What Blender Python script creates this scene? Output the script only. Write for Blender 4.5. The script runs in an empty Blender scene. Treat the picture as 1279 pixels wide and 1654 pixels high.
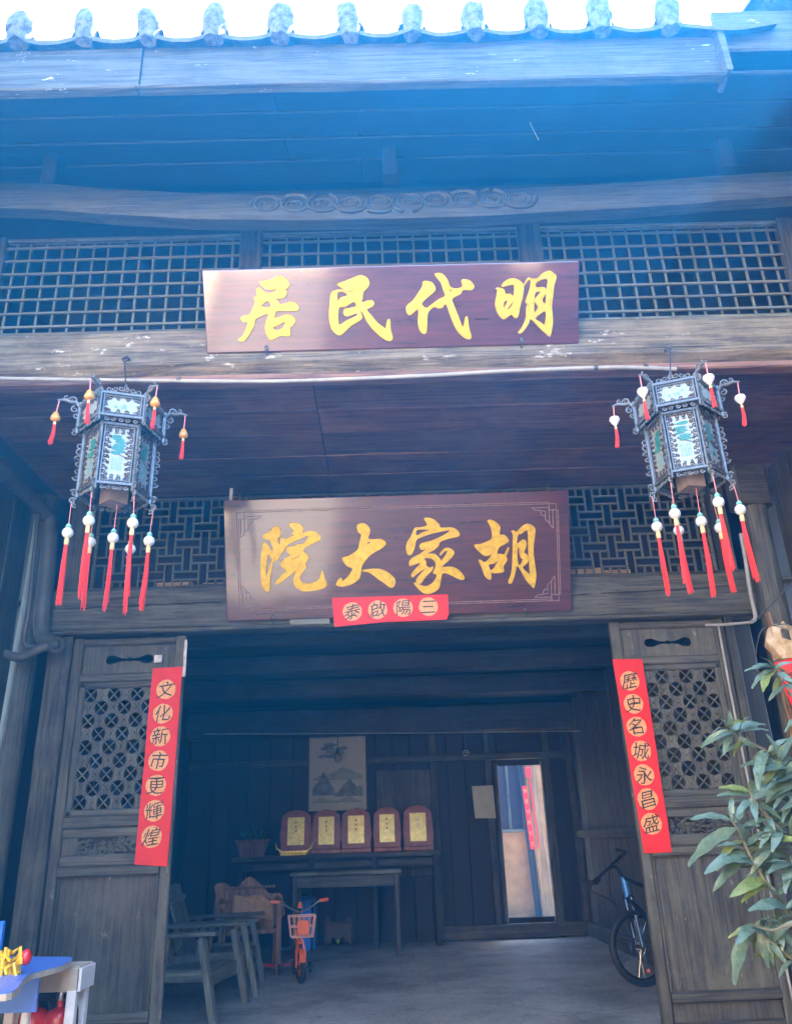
import bpy, bmesh, math, random
from mathutils import Vector, Matrix
R_ = math.radians
rnd = random.Random(7)

# ------------------------------------------------------------------ camera
IW, IH, FPX = 1279.0, 1654.0, 1300.0
CAM = Vector((0, 0, 1.35))
_p, _r, _y = R_(22.2), R_(-2.0), R_(0.8)
FWD = Vector((math.sin(_y) * math.cos(_p), math.cos(_y) * math.cos(_p), math.sin(_p)))
_R0 = Vector((math.cos(_y), -math.sin(_y), 0))
_U0 = _R0.cross(FWD)
RGT = math.cos(_r) * _R0 + math.sin(_r) * _U0
UPV = -math.sin(_r) * _R0 + math.cos(_r) * _U0
scene = bpy.context.scene
cd = bpy.data.cameras.new('camera')
cam = bpy.data.objects.new('camera', cd)
scene.collection.objects.link(cam)
cd.sensor_fit = 'HORIZONTAL'
cd.sensor_width = 36
cd.lens = FPX / IW * 36
cd.clip_start = 0.05
cd.clip_end = 3000
cam.matrix_world = Matrix.Translation(CAM) @ Matrix((RGT, UPV, -FWD)).transposed().to_4x4()
scene.camera = cam

# ------------------------------------------------------------------ sky, sun, exposure
SUN_EL, SUN_AZ = R_(49), R_(50)          # azimuth measured from +Y (behind the hall) towards +X
world = bpy.data.worlds.new('World')
scene.world = world
world.use_nodes = True
wn = world.node_tree
sky = wn.nodes.new('ShaderNodeTexSky')
sky.sky_type = 'NISHITA'
sky.sun_disc = False
sky.sun_elevation = SUN_EL
sky.sun_rotation = SUN_AZ
sky.air_density = 1.2
sky.ozone_density = 1.5
bg = wn.nodes['Background']
bg.inputs[1].default_value = 0.11
wn.links.new(sky.outputs[0], bg.inputs[0])
sl = bpy.data.lights.new('sun', 'SUN')
sl.energy = 5.0
sl.angle = R_(0.5)
sl.color = (1.0, 0.93, 0.82)
sun = bpy.data.objects.new('sun', sl)
scene.collection.objects.link(sun)
_sd = Vector((math.sin(SUN_AZ) * math.cos(SUN_EL), math.cos(SUN_AZ) * math.cos(SUN_EL), math.sin(SUN_EL)))
sun.rotation_euler = _sd.to_track_quat('Z', 'Y').to_euler()
sun.location = (3, 6, 12)
vs = scene.view_settings
vs.view_transform = 'Standard'
vs.look = 'None'
vs.exposure = 4.5
VEIL_D, VEIL_G, VEIL_C = .009, .35, (.02, .34, 1, 1)  # blue volume that imitates the glare of the lens
vs.gamma = 1
scene.cycles.volume_bounces = 2
scene.cycles.max_bounces = 10
scene.cycles.diffuse_bounces = 5


# ------------------------------------------------------------------ pixel -> place
def ray(px, py):
    return FWD * FPX + RGT * (px - IW / 2) - UPV * (py - IH / 2)
def aty(px, py, Y):
    d = ray(px, py)
    return CAM + d * ((Y - CAM.y) / d.y)
def atz(px, py, Z):
    d = ray(px, py)
    return CAM + d * ((Z - CAM.z) / d.z)
def atplane(px, py, o, n):
    d = ray(px, py)
    return CAM + d * ((o - CAM).dot(n) / d.dot(n))


# ------------------------------------------------------------------ objects
col = scene.collection
def link(o, parent=None):
    col.objects.link(o)
    if parent is not None:
        o.parent = parent
        if parent.type == 'EMPTY' and not parent.get('_local'):
            o.matrix_parent_inverse = Matrix.Translation(-parent.location)
    return o
def tag(o, label, cat=None, group=None, kind=None):
    if label: o['label'] = label
    if cat: o['category'] = cat
    if group: o['group'] = group
    if kind: o['kind'] = kind
    return o
LOCAL = set()
def thing(name, label, cat, loc=(0, 0, 0), rz=0, group=None, local=False):
    o = bpy.data.objects.new(name, None)
    o.empty_display_size = 0.1
    col.objects.link(o)
    o.location = loc
    o.rotation_euler = (0, 0, rz)
    if local: LOCAL.add(o.name)
    return tag(o, label, cat, group)
def mobj(name, me, parent=None, m=None):
    o = bpy.data.objects.new(name, me)
    col.objects.link(o)
    if m is not None and not me.materials: me.materials.append(m)
    if parent is not None:
        o.parent = parent
        if parent.name in LOCAL: LOCAL.add(o.name)
        elif parent.type == 'EMPTY': o.matrix_parent_inverse = Matrix.Translation(-Vector(parent.location))
    return o
def copy_tree(o, parent=None):
    c = o.copy()
    col.objects.link(c)
    c.parent = parent
    for ch in list(o.children): copy_tree(ch, c)
    return c


class MB:
    def __init__(s): s.v = []; s.f = []
    def add(s, vs, fs):
        b = len(s.v)
        s.v += [tuple(v) for v in vs]
        s.f += [tuple(i + b for i in f) for f in fs]
        return s
    def box(s, x0, x1, y0, y1, z0, z1):
        return s.add([(x0, y0, z0), (x1, y0, z0), (x1, y1, z0), (x0, y1, z0), (x0, y0, z1), (x1, y0, z1), (x1, y1, z1), (x0, y1, z1)],
                     [(0, 3, 2, 1), (4, 5, 6, 7), (0, 1, 5, 4), (1, 2, 6, 5), (2, 3, 7, 6), (3, 0, 4, 7)])
    def timber(s, a, b, w, h, up=(0, 0, 1), c=0.008, seg=1, jit=0.0, sag=0.0):
        """chamfered bar from a to b: w across, h along up"""
        a, b, up = Vector(a), Vector(b), Vector(up)
        ax = (b - a).normalized()
        sd = ax.cross(up)
        if sd.length < 1e-4: sd = ax.cross(Vector((1, 0, 0)))
        sd.normalize(); u = sd.cross(ax).normalized()
        c = min(c, w * .45, h * .45)
        W, Hh = w / 2, h / 2
        prof = [(-W + c, -Hh), (W - c, -Hh), (W, -Hh + c), (W, Hh - c), (W - c, Hh), (-W + c, Hh), (-W, Hh - c), (-W, -Hh + c)]
        vs, fs = [], []
        for k in range(seg + 1):
            t = k / seg
            p = a.lerp(b, t) - u * (sag * 4 * t * (1 - t))
            for (q, r) in prof:
                j = jit
                vs.append(p + sd * (q + rnd.uniform(-j, j)) + u * (r + rnd.uniform(-j, j)))
        for k in range(seg):
            for i in range(8):
                fs.append((k * 8 + i, k * 8 + (i + 1) % 8, k * 8 + 8 + (i + 1) % 8, k * 8 + 8 + i))
        fs.append(tuple(range(7, -1, -1)))
        fs.append(tuple(range(seg * 8, seg * 8 + 8)))
        return s.add(vs, fs)
    def tube(s, pts, r, n=8, cap=True, closed=False):
        pts = [Vector(p) for p in pts]
        rs = r if isinstance(r, (list, tuple)) else [r] * len(pts)
        vs, fs = [], []
        m = len(pts)
        prev = None
        for k, p in enumerate(pts):
            if closed: t = pts[(k + 1) % m] - pts[k - 1]
            else: t = pts[min(k + 1, m - 1)] - pts[max(k - 1, 0)]
            t.normalize()
            if prev is None:
                q = t.cross(Vector((0, 0, 1)))
                if q.length < 1e-3: q = t.cross(Vector((1, 0, 0)))
            else:
                q = prev - t * prev.dot(t)
                if q.length < 1e-5: q = t.cross(Vector((1, 0, 0)))
            q.normalize(); prev = q
            w = t.cross(q)
            for i in range(n):
                an = 2 * math.pi * i / n
                vs.append(p + (q * math.cos(an) + w * math.sin(an)) * rs[k])
        rng = m if closed else m - 1
        for k in range(rng):
            k2 = (k + 1) % m
            for i in range(n):
                fs.append((k * n + i, k * n + (i + 1) % n, k2 * n + (i + 1) % n, k2 * n + i))
        if cap and not closed:
            fs.append(tuple(range(n - 1, -1, -1)))
            fs.append(tuple(range((m - 1) * n, m * n)))
        return s.add(vs, fs)
    def lathe(s, prof, o=(0, 0, 0), n=16, ax=None):
        """prof: list of (radius, z)"""
        o = Vector(o)
        M = Vector(ax).normalized().to_track_quat('Z', 'Y').to_matrix() if ax is not None else Matrix.Identity(3)
        vs, fs = [], []
        for (r, z) in prof:
            for i in range(n):
                an = 2 * math.pi * i / n
                vs.append(o + M @ Vector((r * math.cos(an), r * math.sin(an), z)))
        for k in range(len(prof) - 1):
            for i in range(n):
                fs.append((k * n + i, k * n + (i + 1) % n, k * n + n + (i + 1) % n, k * n + n + i))
        fs.append(tuple(range(n - 1, -1, -1)))
        fs.append(tuple(range((len(prof) - 1) * n, len(prof) * n)))
        return s.add(vs, fs)
    def ball(s, o, r, n=12, sq=(1, 1, 1)):
        o = Vector(o)
        prof = []
        for k in range(1, n // 2):
            a = math.pi * k / (n // 2) - math.pi / 2
            prof.append((r * math.cos(a), r * math.sin(a)))
        b = len(s.v)
        s.lathe([(r * .05, -r)] + prof + [(r * .05, r)], (0, 0, 0), n)
        for i in range(b, len(s.v)):
            v = s.v[i]
            s.v[i] = (o.x + v[0] * sq[0], o.y + v[1] * sq[1], o.z + v[2] * sq[2])
        return s
    def prism(s, poly, org, ux, uy, n, t):
        """flat polygon (convex or not) in plane org,ux,uy extruded along n by t"""
        org, ux, uy, n = Vector(org), Vector(ux), Vector(uy), Vector(n)
        a = [org + ux * p[0] + uy * p[1] for p in poly]
        b = [q + n * t for q in a]
        m = len(a)
        return s.add(a + b, [tuple(range(m - 1, -1, -1)), tuple(range(m, 2 * m))] + [(i, (i + 1) % m, m + (i + 1) % m, m + i) for i in range(m)])
    def build(s, name, m, parent=None, smooth=False, bevel=0, label=None):
        me = bpy.data.meshes.new(name)
        me.from_pydata(s.v, [], s.f)
        bm = bmesh.new(); bm.from_mesh(me)
        bmesh.ops.recalc_face_normals(bm, faces=bm.faces)
        bm.to_mesh(me); bm.free()
        if smooth:
            me.polygons.foreach_set('use_smooth', [True] * len(me.polygons))
            try: me.set_sharp_from_angle(angle=R_(40))
            except Exception: pass
        o = mobj(name, me, parent, m)
        if bevel:
            bv = o.modifiers.new('bevel', 'BEVEL'); bv.width = bevel; bv.segments = 2; bv.limit_method = 'ANGLE'
        if label: o['label'] = label
        return o
def T(a, b, w, h, **k): return MB().timber(a, b, w, h, **k)
_unit = {}
def bar(name, m, parent, a, b, w, h, up=(0, 0, 1)):
    """a straight bar that shares one unit mesh per material"""
    key = m.name
    if key not in _unit:
        mb = MB().timber((-.5, 0, 0), (.5, 0, 0), 1, 1, c=.12)
        me = bpy.data.meshes.new('bar'); me.from_pydata(mb.v, [], mb.f); me.materials.append(m)
        _unit[key] = me
    a, b, up = Vector(a), Vector(b), Vector(up)
    ax = (b - a); L = ax.length; ax.normalize()
    sd = ax.cross(up).normalized(); u = sd.cross(ax)
    o = bpy.data.objects.new(name, _unit[key]); col.objects.link(o)
    M = Matrix((ax * L, sd * w, u * h)).transposed().to_4x4()
    M.translation = (a + b) / 2
    if parent is not None:
        o.parent = parent
        pm = Matrix.Translation(-Vector(parent.location)) if parent.type == 'EMPTY' else Matrix.Identity(4)
        o.matrix_parent_inverse = pm
    o.matrix_basis = M
    return o
def catmull(P, n=4, closed=True):
    out = []
    m = len(P)
    for i in range(m if closed else m - 1):
        if closed: p0, p1, p2, p3 = P[i - 1], P[i], P[(i + 1) % m], P[(i + 2) % m]
        else: p0, p1, p2, p3 = P[max(i - 1, 0)], P[i], P[i + 1], P[min(i + 2, m - 1)]
        for k in range(n):
            t = k / n
            out.append(tuple(.5 * (2 * p1[c] + (p2[c] - p0[c]) * t + (2 * p0[c] - 5 * p1[c] + 4 * p2[c] - p3[c]) * t * t + (3 * p1[c] - p0[c] - 3 * p2[c] + p3[c]) * t ** 3) for c in range(len(p1))))
    if not closed: out.append(tuple(P[-1]))
    return out
def filled(loops, depth, bevel=0):
    """2D loops (even-odd) -> extruded mesh, z from 0 to depth"""
    cu = bpy.data.curves.new('f', 'CURVE')
    cu.dimensions = '2D'; cu.fill_mode = 'BOTH'
    cu.extrude = depth / 2; cu.bevel_depth = bevel; cu.bevel_resolution = 0
    for lp in loops:
        sp = cu.splines.new('POLY'); sp.points.add(len(lp) - 1)
        for i, p in enumerate(lp): sp.points[i].co = (p[0], p[1], 0, 1)
        sp.use_cyclic_u = True
    o = bpy.data.objects.new('f', cu); col.objects.link(o)
    me = bpy.data.meshes.new_from_object(o.evaluated_get(bpy.context.evaluated_depsgraph_get()))
    bpy.data.objects.remove(o); bpy.data.curves.remove(cu)
    me.transform(Matrix.Translation((0, 0, depth / 2)))
    return me
def glyph(ch, depth=.0012):
    cu = bpy.data.curves.new('g', 'FONT'); cu.body = ch; cu.extrude = depth / 2; cu.offset = 0
    cu.resolution_u = 3
    o = bpy.data.objects.new('g', cu); col.objects.link(o)
    me = bpy.data.meshes.new_from_object(o.evaluated_get(bpy.context.evaluated_depsgraph_get()))
    bpy.data.objects.remove(o); bpy.data.curves.remove(cu)
    me.transform(Matrix.Translation((-.5, -.38, 0)))
    return me


# ------------------------------------------------------------------ materials
def newmat(name):
    m = bpy.data.materials.new(name); m.use_nodes = True
    nt = m.node_tree
    return m, nt, nt.nodes['Principled BSDF']
def N(nt, t, **kw):
    n = nt.nodes.new(t)
    for k, v in kw.items(): setattr(n, k, v)
    return n
def rgba(c): return (c[0], c[1], c[2], 1)
def wood(name, c1, c2, c3, axis='X', rough=.62, sc=1.0, bump=.25, coat=0, stain=.5, spots=None, warm=False, crack=.75):
    if not warm and max(c2) < 2.2 * min(c2):          # aged timber: grey-olive rather than red-brown
        c1, c2, c3 = [(a * .90, a * .89, a * .66) for a in (sum(c) / 3 for c in (c1, c2, c3))]
    m, nt, b = newmat(name)
    L = nt.links.new
    tc = N(nt, 'ShaderNodeTexCoord'); mp = N(nt, 'ShaderNodeMapping')
    s = [13 * sc] * 3; s['XYZ'.index(axis)] = .9 * sc
    mp.inputs['Scale'].default_value = s
    oi = N(nt, 'ShaderNodeObjectInfo')
    ad = N(nt, 'ShaderNodeVectorMath', operation='ADD')
    ml = N(nt, 'ShaderNodeVectorMath', operation='SCALE'); ml.inputs[0].default_value = (7.3, 3.1, 5.7)
    L(oi.outputs['Random'], ml.inputs['Scale'])
    L(tc.outputs['Object'], ad.inputs[0]); L(ml.outputs[0], ad.inputs[1]); L(ad.outputs[0], mp.inputs['Vector'])
    n1 = N(nt, 'ShaderNodeTexNoise'); n1.inputs['Scale'].default_value = 2.2; n1.inputs['Detail'].default_value = 7; n1.inputs['Distortion'].default_value = .6
    n1.inputs['Roughness'].default_value = .62
    L(mp.outputs[0], n1.inputs['Vector'])
    r1 = N(nt, 'ShaderNodeValToRGB')
    r1.color_ramp.elements[0].position = .36; r1.color_ramp.elements[0].color = rgba([q * .62 for q in c1])
    r1.color_ramp.elements[1].position = .64; r1.color_ramp.elements[1].color = rgba([q * 1.1 for q in c2])
    L(n1.outputs['Fac'], r1.inputs[0])
    n2 = N(nt, 'ShaderNodeTexNoise'); n2.inputs['Scale'].default_value = 2.3; n2.inputs['Detail'].default_value = 6; n2.inputs['Roughness'].default_value = .68
    L(ad.outputs[0], n2.inputs['Vector'])
    r2 = N(nt, 'ShaderNodeValToRGB'); r2.color_ramp.elements[0].position = .45; r2.color_ramp.elements[1].position = .72
    L(n2.outputs['Fac'], r2.inputs[0])
    sf = N(nt, 'ShaderNodeMath', operation='MULTIPLY'); sf.inputs[1].default_value = stain
    L(r2.outputs[0], sf.inputs[0])
    mx = N(nt, 'ShaderNodeMixRGB'); mx.inputs[2].default_value = rgba(c3)
    L(sf.outputs[0], mx.inputs[0]); L(r1.outputs[0], mx.inputs[1])
    out = mx
    if spots:
        n3 = N(nt, 'ShaderNodeTexNoise'); n3.inputs['Scale'].default_value = spots[1]; n3.inputs['Detail'].default_value = 8; n3.inputs['Roughness'].default_value = .75
        mp3 = N(nt, 'ShaderNodeMapping'); q3 = [1.7] * 3; q3['XYZ'.index(axis)] = .6; mp3.inputs['Scale'].default_value = q3
        L(ad.outputs[0], mp3.inputs['Vector']); L(mp3.outputs[0], n3.inputs['Vector'])
        r3 = N(nt, 'ShaderNodeValToRGB'); r3.color_ramp.elements[0].position = spots[2]; r3.color_ramp.elements[1].position = spots[2] + .05
        L(n3.outputs['Fac'], r3.inputs[0])
        m3 = N(nt, 'ShaderNodeMixRGB'); m3.inputs[2].default_value = rgba(spots[0])
        L(r3.outputs[0], m3.inputs[0]); L(mx.outputs[0], m3.inputs[1]); out = m3
    mp2 = N(nt, 'ShaderNodeMapping'); q2 = [34 * sc] * 3; q2['XYZ'.index(axis)] = .55 * sc; mp2.inputs['Scale'].default_value = q2
    L(ad.outputs[0], mp2.inputs['Vector'])
    n4 = N(nt, 'ShaderNodeTexNoise'); n4.inputs['Scale'].default_value = .8; n4.inputs['Detail'].default_value = 4; n4.inputs['Roughness'].default_value = .55
    L(mp2.outputs[0], n4.inputs['Vector'])
    r4 = N(nt, 'ShaderNodeValToRGB'); e4 = r4.color_ramp.elements
    e4[0].position = .465; e4[0].color = (1, 1, 1, 1); e4[1].position = .5; e4[1].color = (.22, .2, .18, 1)
    e5 = e4.new(.52); e5.color = (1, 1, 1, 1)
    L(n4.outputs['Fac'], r4.inputs[0])
    m4 = N(nt, 'ShaderNodeMixRGB'); m4.blend_type = 'MULTIPLY'; m4.inputs[0].default_value = crack
    L(out.outputs[0], m4.inputs[1]); L(r4.outputs[0], m4.inputs[2]); out = m4
    hv = N(nt, 'ShaderNodeHueSaturation')
    mr = N(nt, 'ShaderNodeMapRange'); mr.inputs[3].default_value = .82; mr.inputs[4].default_value = 1.18
    L(oi.outputs['Random'], mr.inputs[0]); L(mr.outputs[0], hv.inputs['Value'])
    L(out.outputs[0], hv.inputs['Color']); L(hv.outputs[0], b.inputs['Base Color'])
    rr = N(nt, 'ShaderNodeMapRange'); rr.inputs[3].default_value = max(.05, rough - .12); rr.inputs[4].default_value = min(1, rough + .15)
    L(n1.outputs['Fac'], rr.inputs[0]); L(rr.outputs[0], b.inputs['Roughness'])
    if bump:
        bp = N(nt, 'ShaderNodeBump'); bp.inputs['Strength'].default_value = bump; bp.inputs['Distance'].default_value = .02
        L(n1.outputs['Fac'], bp.inputs['Height']); L(bp.outputs[0], b.inputs['Normal'])
    b.inputs['Coat Weight'].default_value = coat
    b.inputs['Coat Roughness'].default_value = .09
    b.inputs['Coat IOR'].default_value = 1.9
    return m
def plain(name, c, rough=.5, metal=0, var=.18, sc=12, bump=.05, c2=None, coat=0, sub=0, trans=0):
    m, nt, b = newmat(name)
    L = nt.links.new
    tc = N(nt, 'ShaderNodeTexCoord'); n1 = N(nt, 'ShaderNodeTexNoise')
    n1.inputs['Scale'].default_value = sc; n1.inputs['Detail'].default_value = 6; n1.inputs['Roughness'].default_value = .65
    L(tc.outputs['Object'], n1.inputs['Vector'])
    r = N(nt, 'ShaderNodeValToRGB'); r.color_ramp.elements[0].position = .3; r.color_ramp.elements[1].position = .7
    r.color_ramp.elements[0].color = rgba([x * (1 - var) for x in c])
    r.color_ramp.elements[1].color = rgba(c2 if c2 else [min(1, x * (1 + var)) for x in c])
    L(n1.outputs['Fac'], r.inputs[0]); L(r.outputs[0], b.inputs['Base Color'])
    b.inputs['Roughness'].default_value = rough; b.inputs['Metallic'].default_value = metal
    b.inputs['Coat Weight'].default_value = coat
    if trans: b.inputs['Transmission Weight'].default_value = trans
    if bump:
        bp = N(nt, 'ShaderNodeBump'); bp.inputs['Strength'].default_value = bump; bp.inputs['Distance'].default_value = .01
        L(n1.outputs['Fac'], bp.inputs['Height']); L(bp.outputs[0], b.inputs['Normal'])
    return m
M = {}
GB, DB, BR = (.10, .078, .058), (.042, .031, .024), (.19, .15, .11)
for a_ in 'XYZ':
    M['old' + a_] = wood('old_wood_' + a_.lower(), DB, GB, BR, a_, stain=.55)
    M['pale' + a_] = wood('weathered_wood_' + a_.lower(), (.1, .085, .07), (.2, .17, .14), (.27, .23, .18), a_, stain=.6)
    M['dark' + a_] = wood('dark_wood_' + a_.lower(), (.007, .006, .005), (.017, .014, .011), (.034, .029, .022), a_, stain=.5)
M['door'] = wood('door_wood', (.065, .055, .045), (.115, .1, .08), (.2, .155, .10), 'Z', stain=.75, crack=.4, spots=((.3, .26, .2), 9, .62))
M['doorX'] = wood('door_rail_wood', (.07, .058, .05), (.125, .105, .09), (.18, .15, .12), 'X', stain=.5)
M['carved'] = wood('carved_wood', (.075, .065, .055), (.14, .12, .1), (.2, .17, .14), 'Z', sc=2, stain=.5)
M['beam'] = wood('beam_wood', (.10, .078, .052), (.21, .165, .105), (.33, .27, .17), 'X', stain=.65, bump=.6, warm=True, spots=((.6, .57, .47), 6, .6))
M['lintel'] = wood('lintel_wood', (.06, .052, .045), (.115, .1, .085), (.17, .15, .12), 'X', stain=.5, bump=.5)
M['soffit'] = wood('soffit_wood', (.085, .032, .012), (.16, .066, .026), (.23, .12, .055), 'X', rough=.6, stain=.7, bump=.12)
M['red_trim'] = wood('reddish_trim_wood', (.16, .075, .05), (.27, .14, .09), (.3, .2, .14), 'X', stain=.4)
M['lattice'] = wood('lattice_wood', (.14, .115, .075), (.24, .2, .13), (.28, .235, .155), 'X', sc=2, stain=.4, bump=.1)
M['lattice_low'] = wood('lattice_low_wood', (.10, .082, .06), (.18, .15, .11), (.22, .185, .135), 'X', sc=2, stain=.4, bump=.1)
M['fascia'] = wood('fascia_board', (.065, .06, .055), (.09, .085, .08), (.14, .13, .12), 'X', rough=.75, stain=.6, spots=((.45, .44, .42), 9, .63))
M['tile'] = plain('grey_roof_tile', (.08, .08, .082), .85, var=.4, sc=14, bump=.4)
M['mortar'] = plain('lime_mortar', (.055, .055, .055), .9, var=.6, sc=26, bump=.8, c2=(.17, .17, .165))
M['lacquer'] = wood('plaque_lacquer', (.07, .010, .014), (.095, .014, .018), (.06, .010, .014), 'X', rough=.3, stain=.4, bump=.01, coat=1, crack=.12)
M['lacquer2'] = wood('plaque_lacquer_brown', (.07, .012, .014), (.10, .018, .018), (.06, .012, .014), 'X', rough=.3, stain=.4, bump=.01, coat=1, crack=.12)
M['lacquer_line'] = plain('incised_line', (.3, .2, .17), .4, var=.4, sc=30)
M['gold'] = plain('gold_leaf', (.80, .50, .02), .36, metal=.25, var=.35, sc=22, bump=.3, c2=(.92, .62, .05))
M['gold_edge'] = plain('gold_outline', (.5, .3, .06), .5, var=.3)
M['red'] = plain('red_paper', (.74, .014, .012), .6, var=.1, sc=7, bump=.35)
M['peach'] = plain('gold_print', (.85, .34, .12), .5, var=.3, sc=60, bump=0, c2=(.9, .45, .18))
M['ink'] = plain('black_ink', (.03, .018, .008), .5, var=.3)
M['scrap'] = plain('torn_white_paper', (.6, .55, .5), .8, var=.3)
M['iron'] = plain('dull_iron', (.12, .115, .11), .5, .7, var=.4)
M['pvc'] = plain('grey_pvc', (.34, .33, .3), .5, var=.25, sc=6)
M['pvc_dirty'] = plain('dirty_drain_pipe', (.08, .08, .07), .55, var=.35, sc=5)
M['wire'] = plain('grey_wire', (.3, .3, .3), .5)
M['pink'] = plain('pink_cord', (.7, .25, .25), .7)
M['lfr'] = plain('lantern_frame', (.085, .095, .1), .2, .0, var=.4, sc=20, bump=.1, coat=.6)
M['lfr2'] = plain('lantern_fretwork', (.05, .03, .035), .35, var=.5, sc=30)
M['lpale'] = plain('lantern_scroll', (.15, .165, .17), .35, var=.35, sc=30)
M['glass'] = plain('milk_glass', (.25, .29, .27), .25, var=.06, sc=5, coat=.4)
M['teal'] = plain('painted_pine', (.02, .17, .16), .5, var=.4, sc=40)
M['teal2'] = plain('painted_waterfall', (.12, .27, .28), .5, var=.3, sc=40)
M['inkline'] = plain('painted_branch', (.03, .03, .03), .6)
M['amber'] = plain('amber_bead', (.7, .33, .07), .25, var=.4, sc=60, bump=.5, coat=.6)
M['white_bead'] = plain('white_heart_bead', (.85, .82, .76), .3, var=.15, sc=40, bump=.2, coat=.5)
M['pearl'] = plain('crackled_white_ball', (.72, .76, .76), .35, var=.22, sc=70, bump=.3, coat=.3)
M['jade'] = plain('jade_bead', (.25, .55, .47), .35)
M['straw'] = plain('yellow_binding', (.75, .55, .25), .7)
M['tassel'] = plain('red_tassel', (.82, .045, .035), .7, var=.3, sc=90, bump=.5)
M['cement'] = plain('hall_floor_cement', (.36, .33, .285), .6, var=.45, sc=1.6, bump=.1, c2=(.5, .46, .4))
def floor_mat():
    m, nt, b = newmat('hall_floor_cement'); L = nt.links.new
    tc = N(nt, 'ShaderNodeTexCoord')
    n1 = N(nt, 'ShaderNodeTexNoise'); n1.inputs['Scale'].default_value = .9; n1.inputs['Detail'].default_value = 9; n1.inputs['Roughness'].default_value = .7
    n2 = N(nt, 'ShaderNodeTexNoise'); n2.inputs['Scale'].default_value = 24; n2.inputs['Detail'].default_value = 6
    vo = N(nt, 'ShaderNodeTexVoronoi', feature='DISTANCE_TO_EDGE'); vo.inputs['Scale'].default_value = .55
    ws = N(nt, 'ShaderNodeVectorMath', operation='ADD'); sc_ = N(nt, 'ShaderNodeVectorMath', operation='SCALE'); sc_.inputs['Scale'].default_value = .5
    L(tc.outputs['Object'], n1.inputs[0]); L(tc.outputs['Object'], n2.inputs[0]); L(n1.outputs['Color'], sc_.inputs[0]); L(sc_.outputs[0], ws.inputs[0]); L(tc.outputs['Object'], ws.inputs[1]); L(ws.outputs[0], vo.inputs['Vector'])
    r = N(nt, 'ShaderNodeValToRGB'); e = r.color_ramp.elements
    e[0].position = .36; e[0].color = (.2, .185, .15, 1); e[1].position = .66; e[1].color = (.5, .46, .4, 1)
    e2 = e.new(.5); e2.color = (.36, .33, .285, 1)
    L(n1.outputs['Fac'], r.inputs[0])
    rc = N(nt, 'ShaderNodeValToRGB'); rc.color_ramp.elements[0].color = (.8, .79, .78, 1); rc.color_ramp.elements[1].position = .012
    L(vo.outputs['Distance'], rc.inputs[0])
    mm = N(nt, 'ShaderNodeMixRGB'); mm.blend_type = 'MULTIPLY'; mm.inputs[0].default_value = 1; L(r.outputs[0], mm.inputs[1]); L(rc.outputs[0], mm.inputs[2])
    r2 = N(nt, 'ShaderNodeValToRGB'); r2.color_ramp.elements[0].position = .35; r2.color_ramp.elements[0].color = (.7, .7, .7, 1); r2.color_ramp.elements[1].position = .6
    L(n2.outputs['Fac'], r2.inputs[0])
    m2 = N(nt, 'ShaderNodeMixRGB'); m2.blend_type = 'MULTIPLY'; m2.inputs[0].default_value = .8; L(mm.outputs[0], m2.inputs[1]); L(r2.outputs[0], m2.inputs[2])
    L(m2.outputs[0], b.inputs['Base Color']); b.inputs['Roughness'].default_value = .62
    bp = N(nt, 'ShaderNodeBump'); bp.inputs['Strength'].default_value = .25; bp.inputs['Distance'].default_value = .01; L(n2.outputs['Fac'], bp.inputs['Height']); L(bp.outputs[0], b.inputs['Normal'])
    return m
M['cement'] = floor_mat()
M['stone'] = plain('courtyard_stone', (.12, .105, .085), .85, var=.3, sc=2, bump=.2)
M['plaster'] = plain('sunlit_plaster', (.82, .6, .36), .9, var=.15, sc=2, bump=.1)
M['ochre'] = plain('ochre_earth_wall', (.34, .2, .075), .9, var=.35, sc=3, bump=.4)
M['orange'] = plain('orange_paint', (.85, .13, .02), .35, var=.1, coat=.4)
M['black'] = plain('black_rubber', (.02, .02, .022), .6, var=.3)
M['blackgloss'] = plain('black_paint', (.018, .02, .025), .25, coat=.5)
M['bikeblue'] = plain('blue_paint', (.03, .25, .7), .3, coat=.5)
M['chrome'] = plain('chrome', (.6, .6, .6), .25, 1)
M['white'] = plain('white_paint', (.75, .74, .7), .5, var=.12)
M['blue_top'] = plain('blue_laminate', (.10, .24, .72), .4, var=.06, coat=.2)
M['bluep'] = plain('blue_plastic', (.05, .25, .75), .35)
M['ply'] = plain('plywood_edge', (.5, .42, .3), .7)
M['exred'] = plain('extinguisher_red', (.62, .02, .025), .25, coat=.6)
M['yellow'] = plain('yellow_plastic', (.9, .52, .03), .4, var=.3, sc=40)
M['leaf'] = plain('leaf_green', (.075, .15, .115), .36, var=.35, sc=9, bump=.2, c2=(.12, .2, .15))
M['leaf2'] = plain('young_leaf_green', (.13, .18, .05), .4, var=.3, sc=9, bump=.2)
M['stem'] = plain('pale_stem', (.15, .15, .1), .7, var=.3)
M['certgold'] = plain('gold_certificate', (.72, .56, .16), .3, metal=.3, var=.25, sc=20)
M['certframe'] = plain('certificate_wood', (.24, .06, .04), .4, var=.3)
M['paper'] = plain('pale_paper', (.5, .5, .42), .8, var=.1)
M['redchair'] = wood('reddish_carved_wood', (.12, .045, .025), (.22, .09, .05), (.28, .14, .08), 'Z', stain=.4)
M['brown'] = plain('brown_cloth', (.14, .10, .075), .9, var=.2)
M['lime'] = plain('lime_green', (.45, .6, .1), .5)
M['potgreen'] = plain('dark_pot_leaf', (.02, .06, .03), .6, var=.4)
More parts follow.
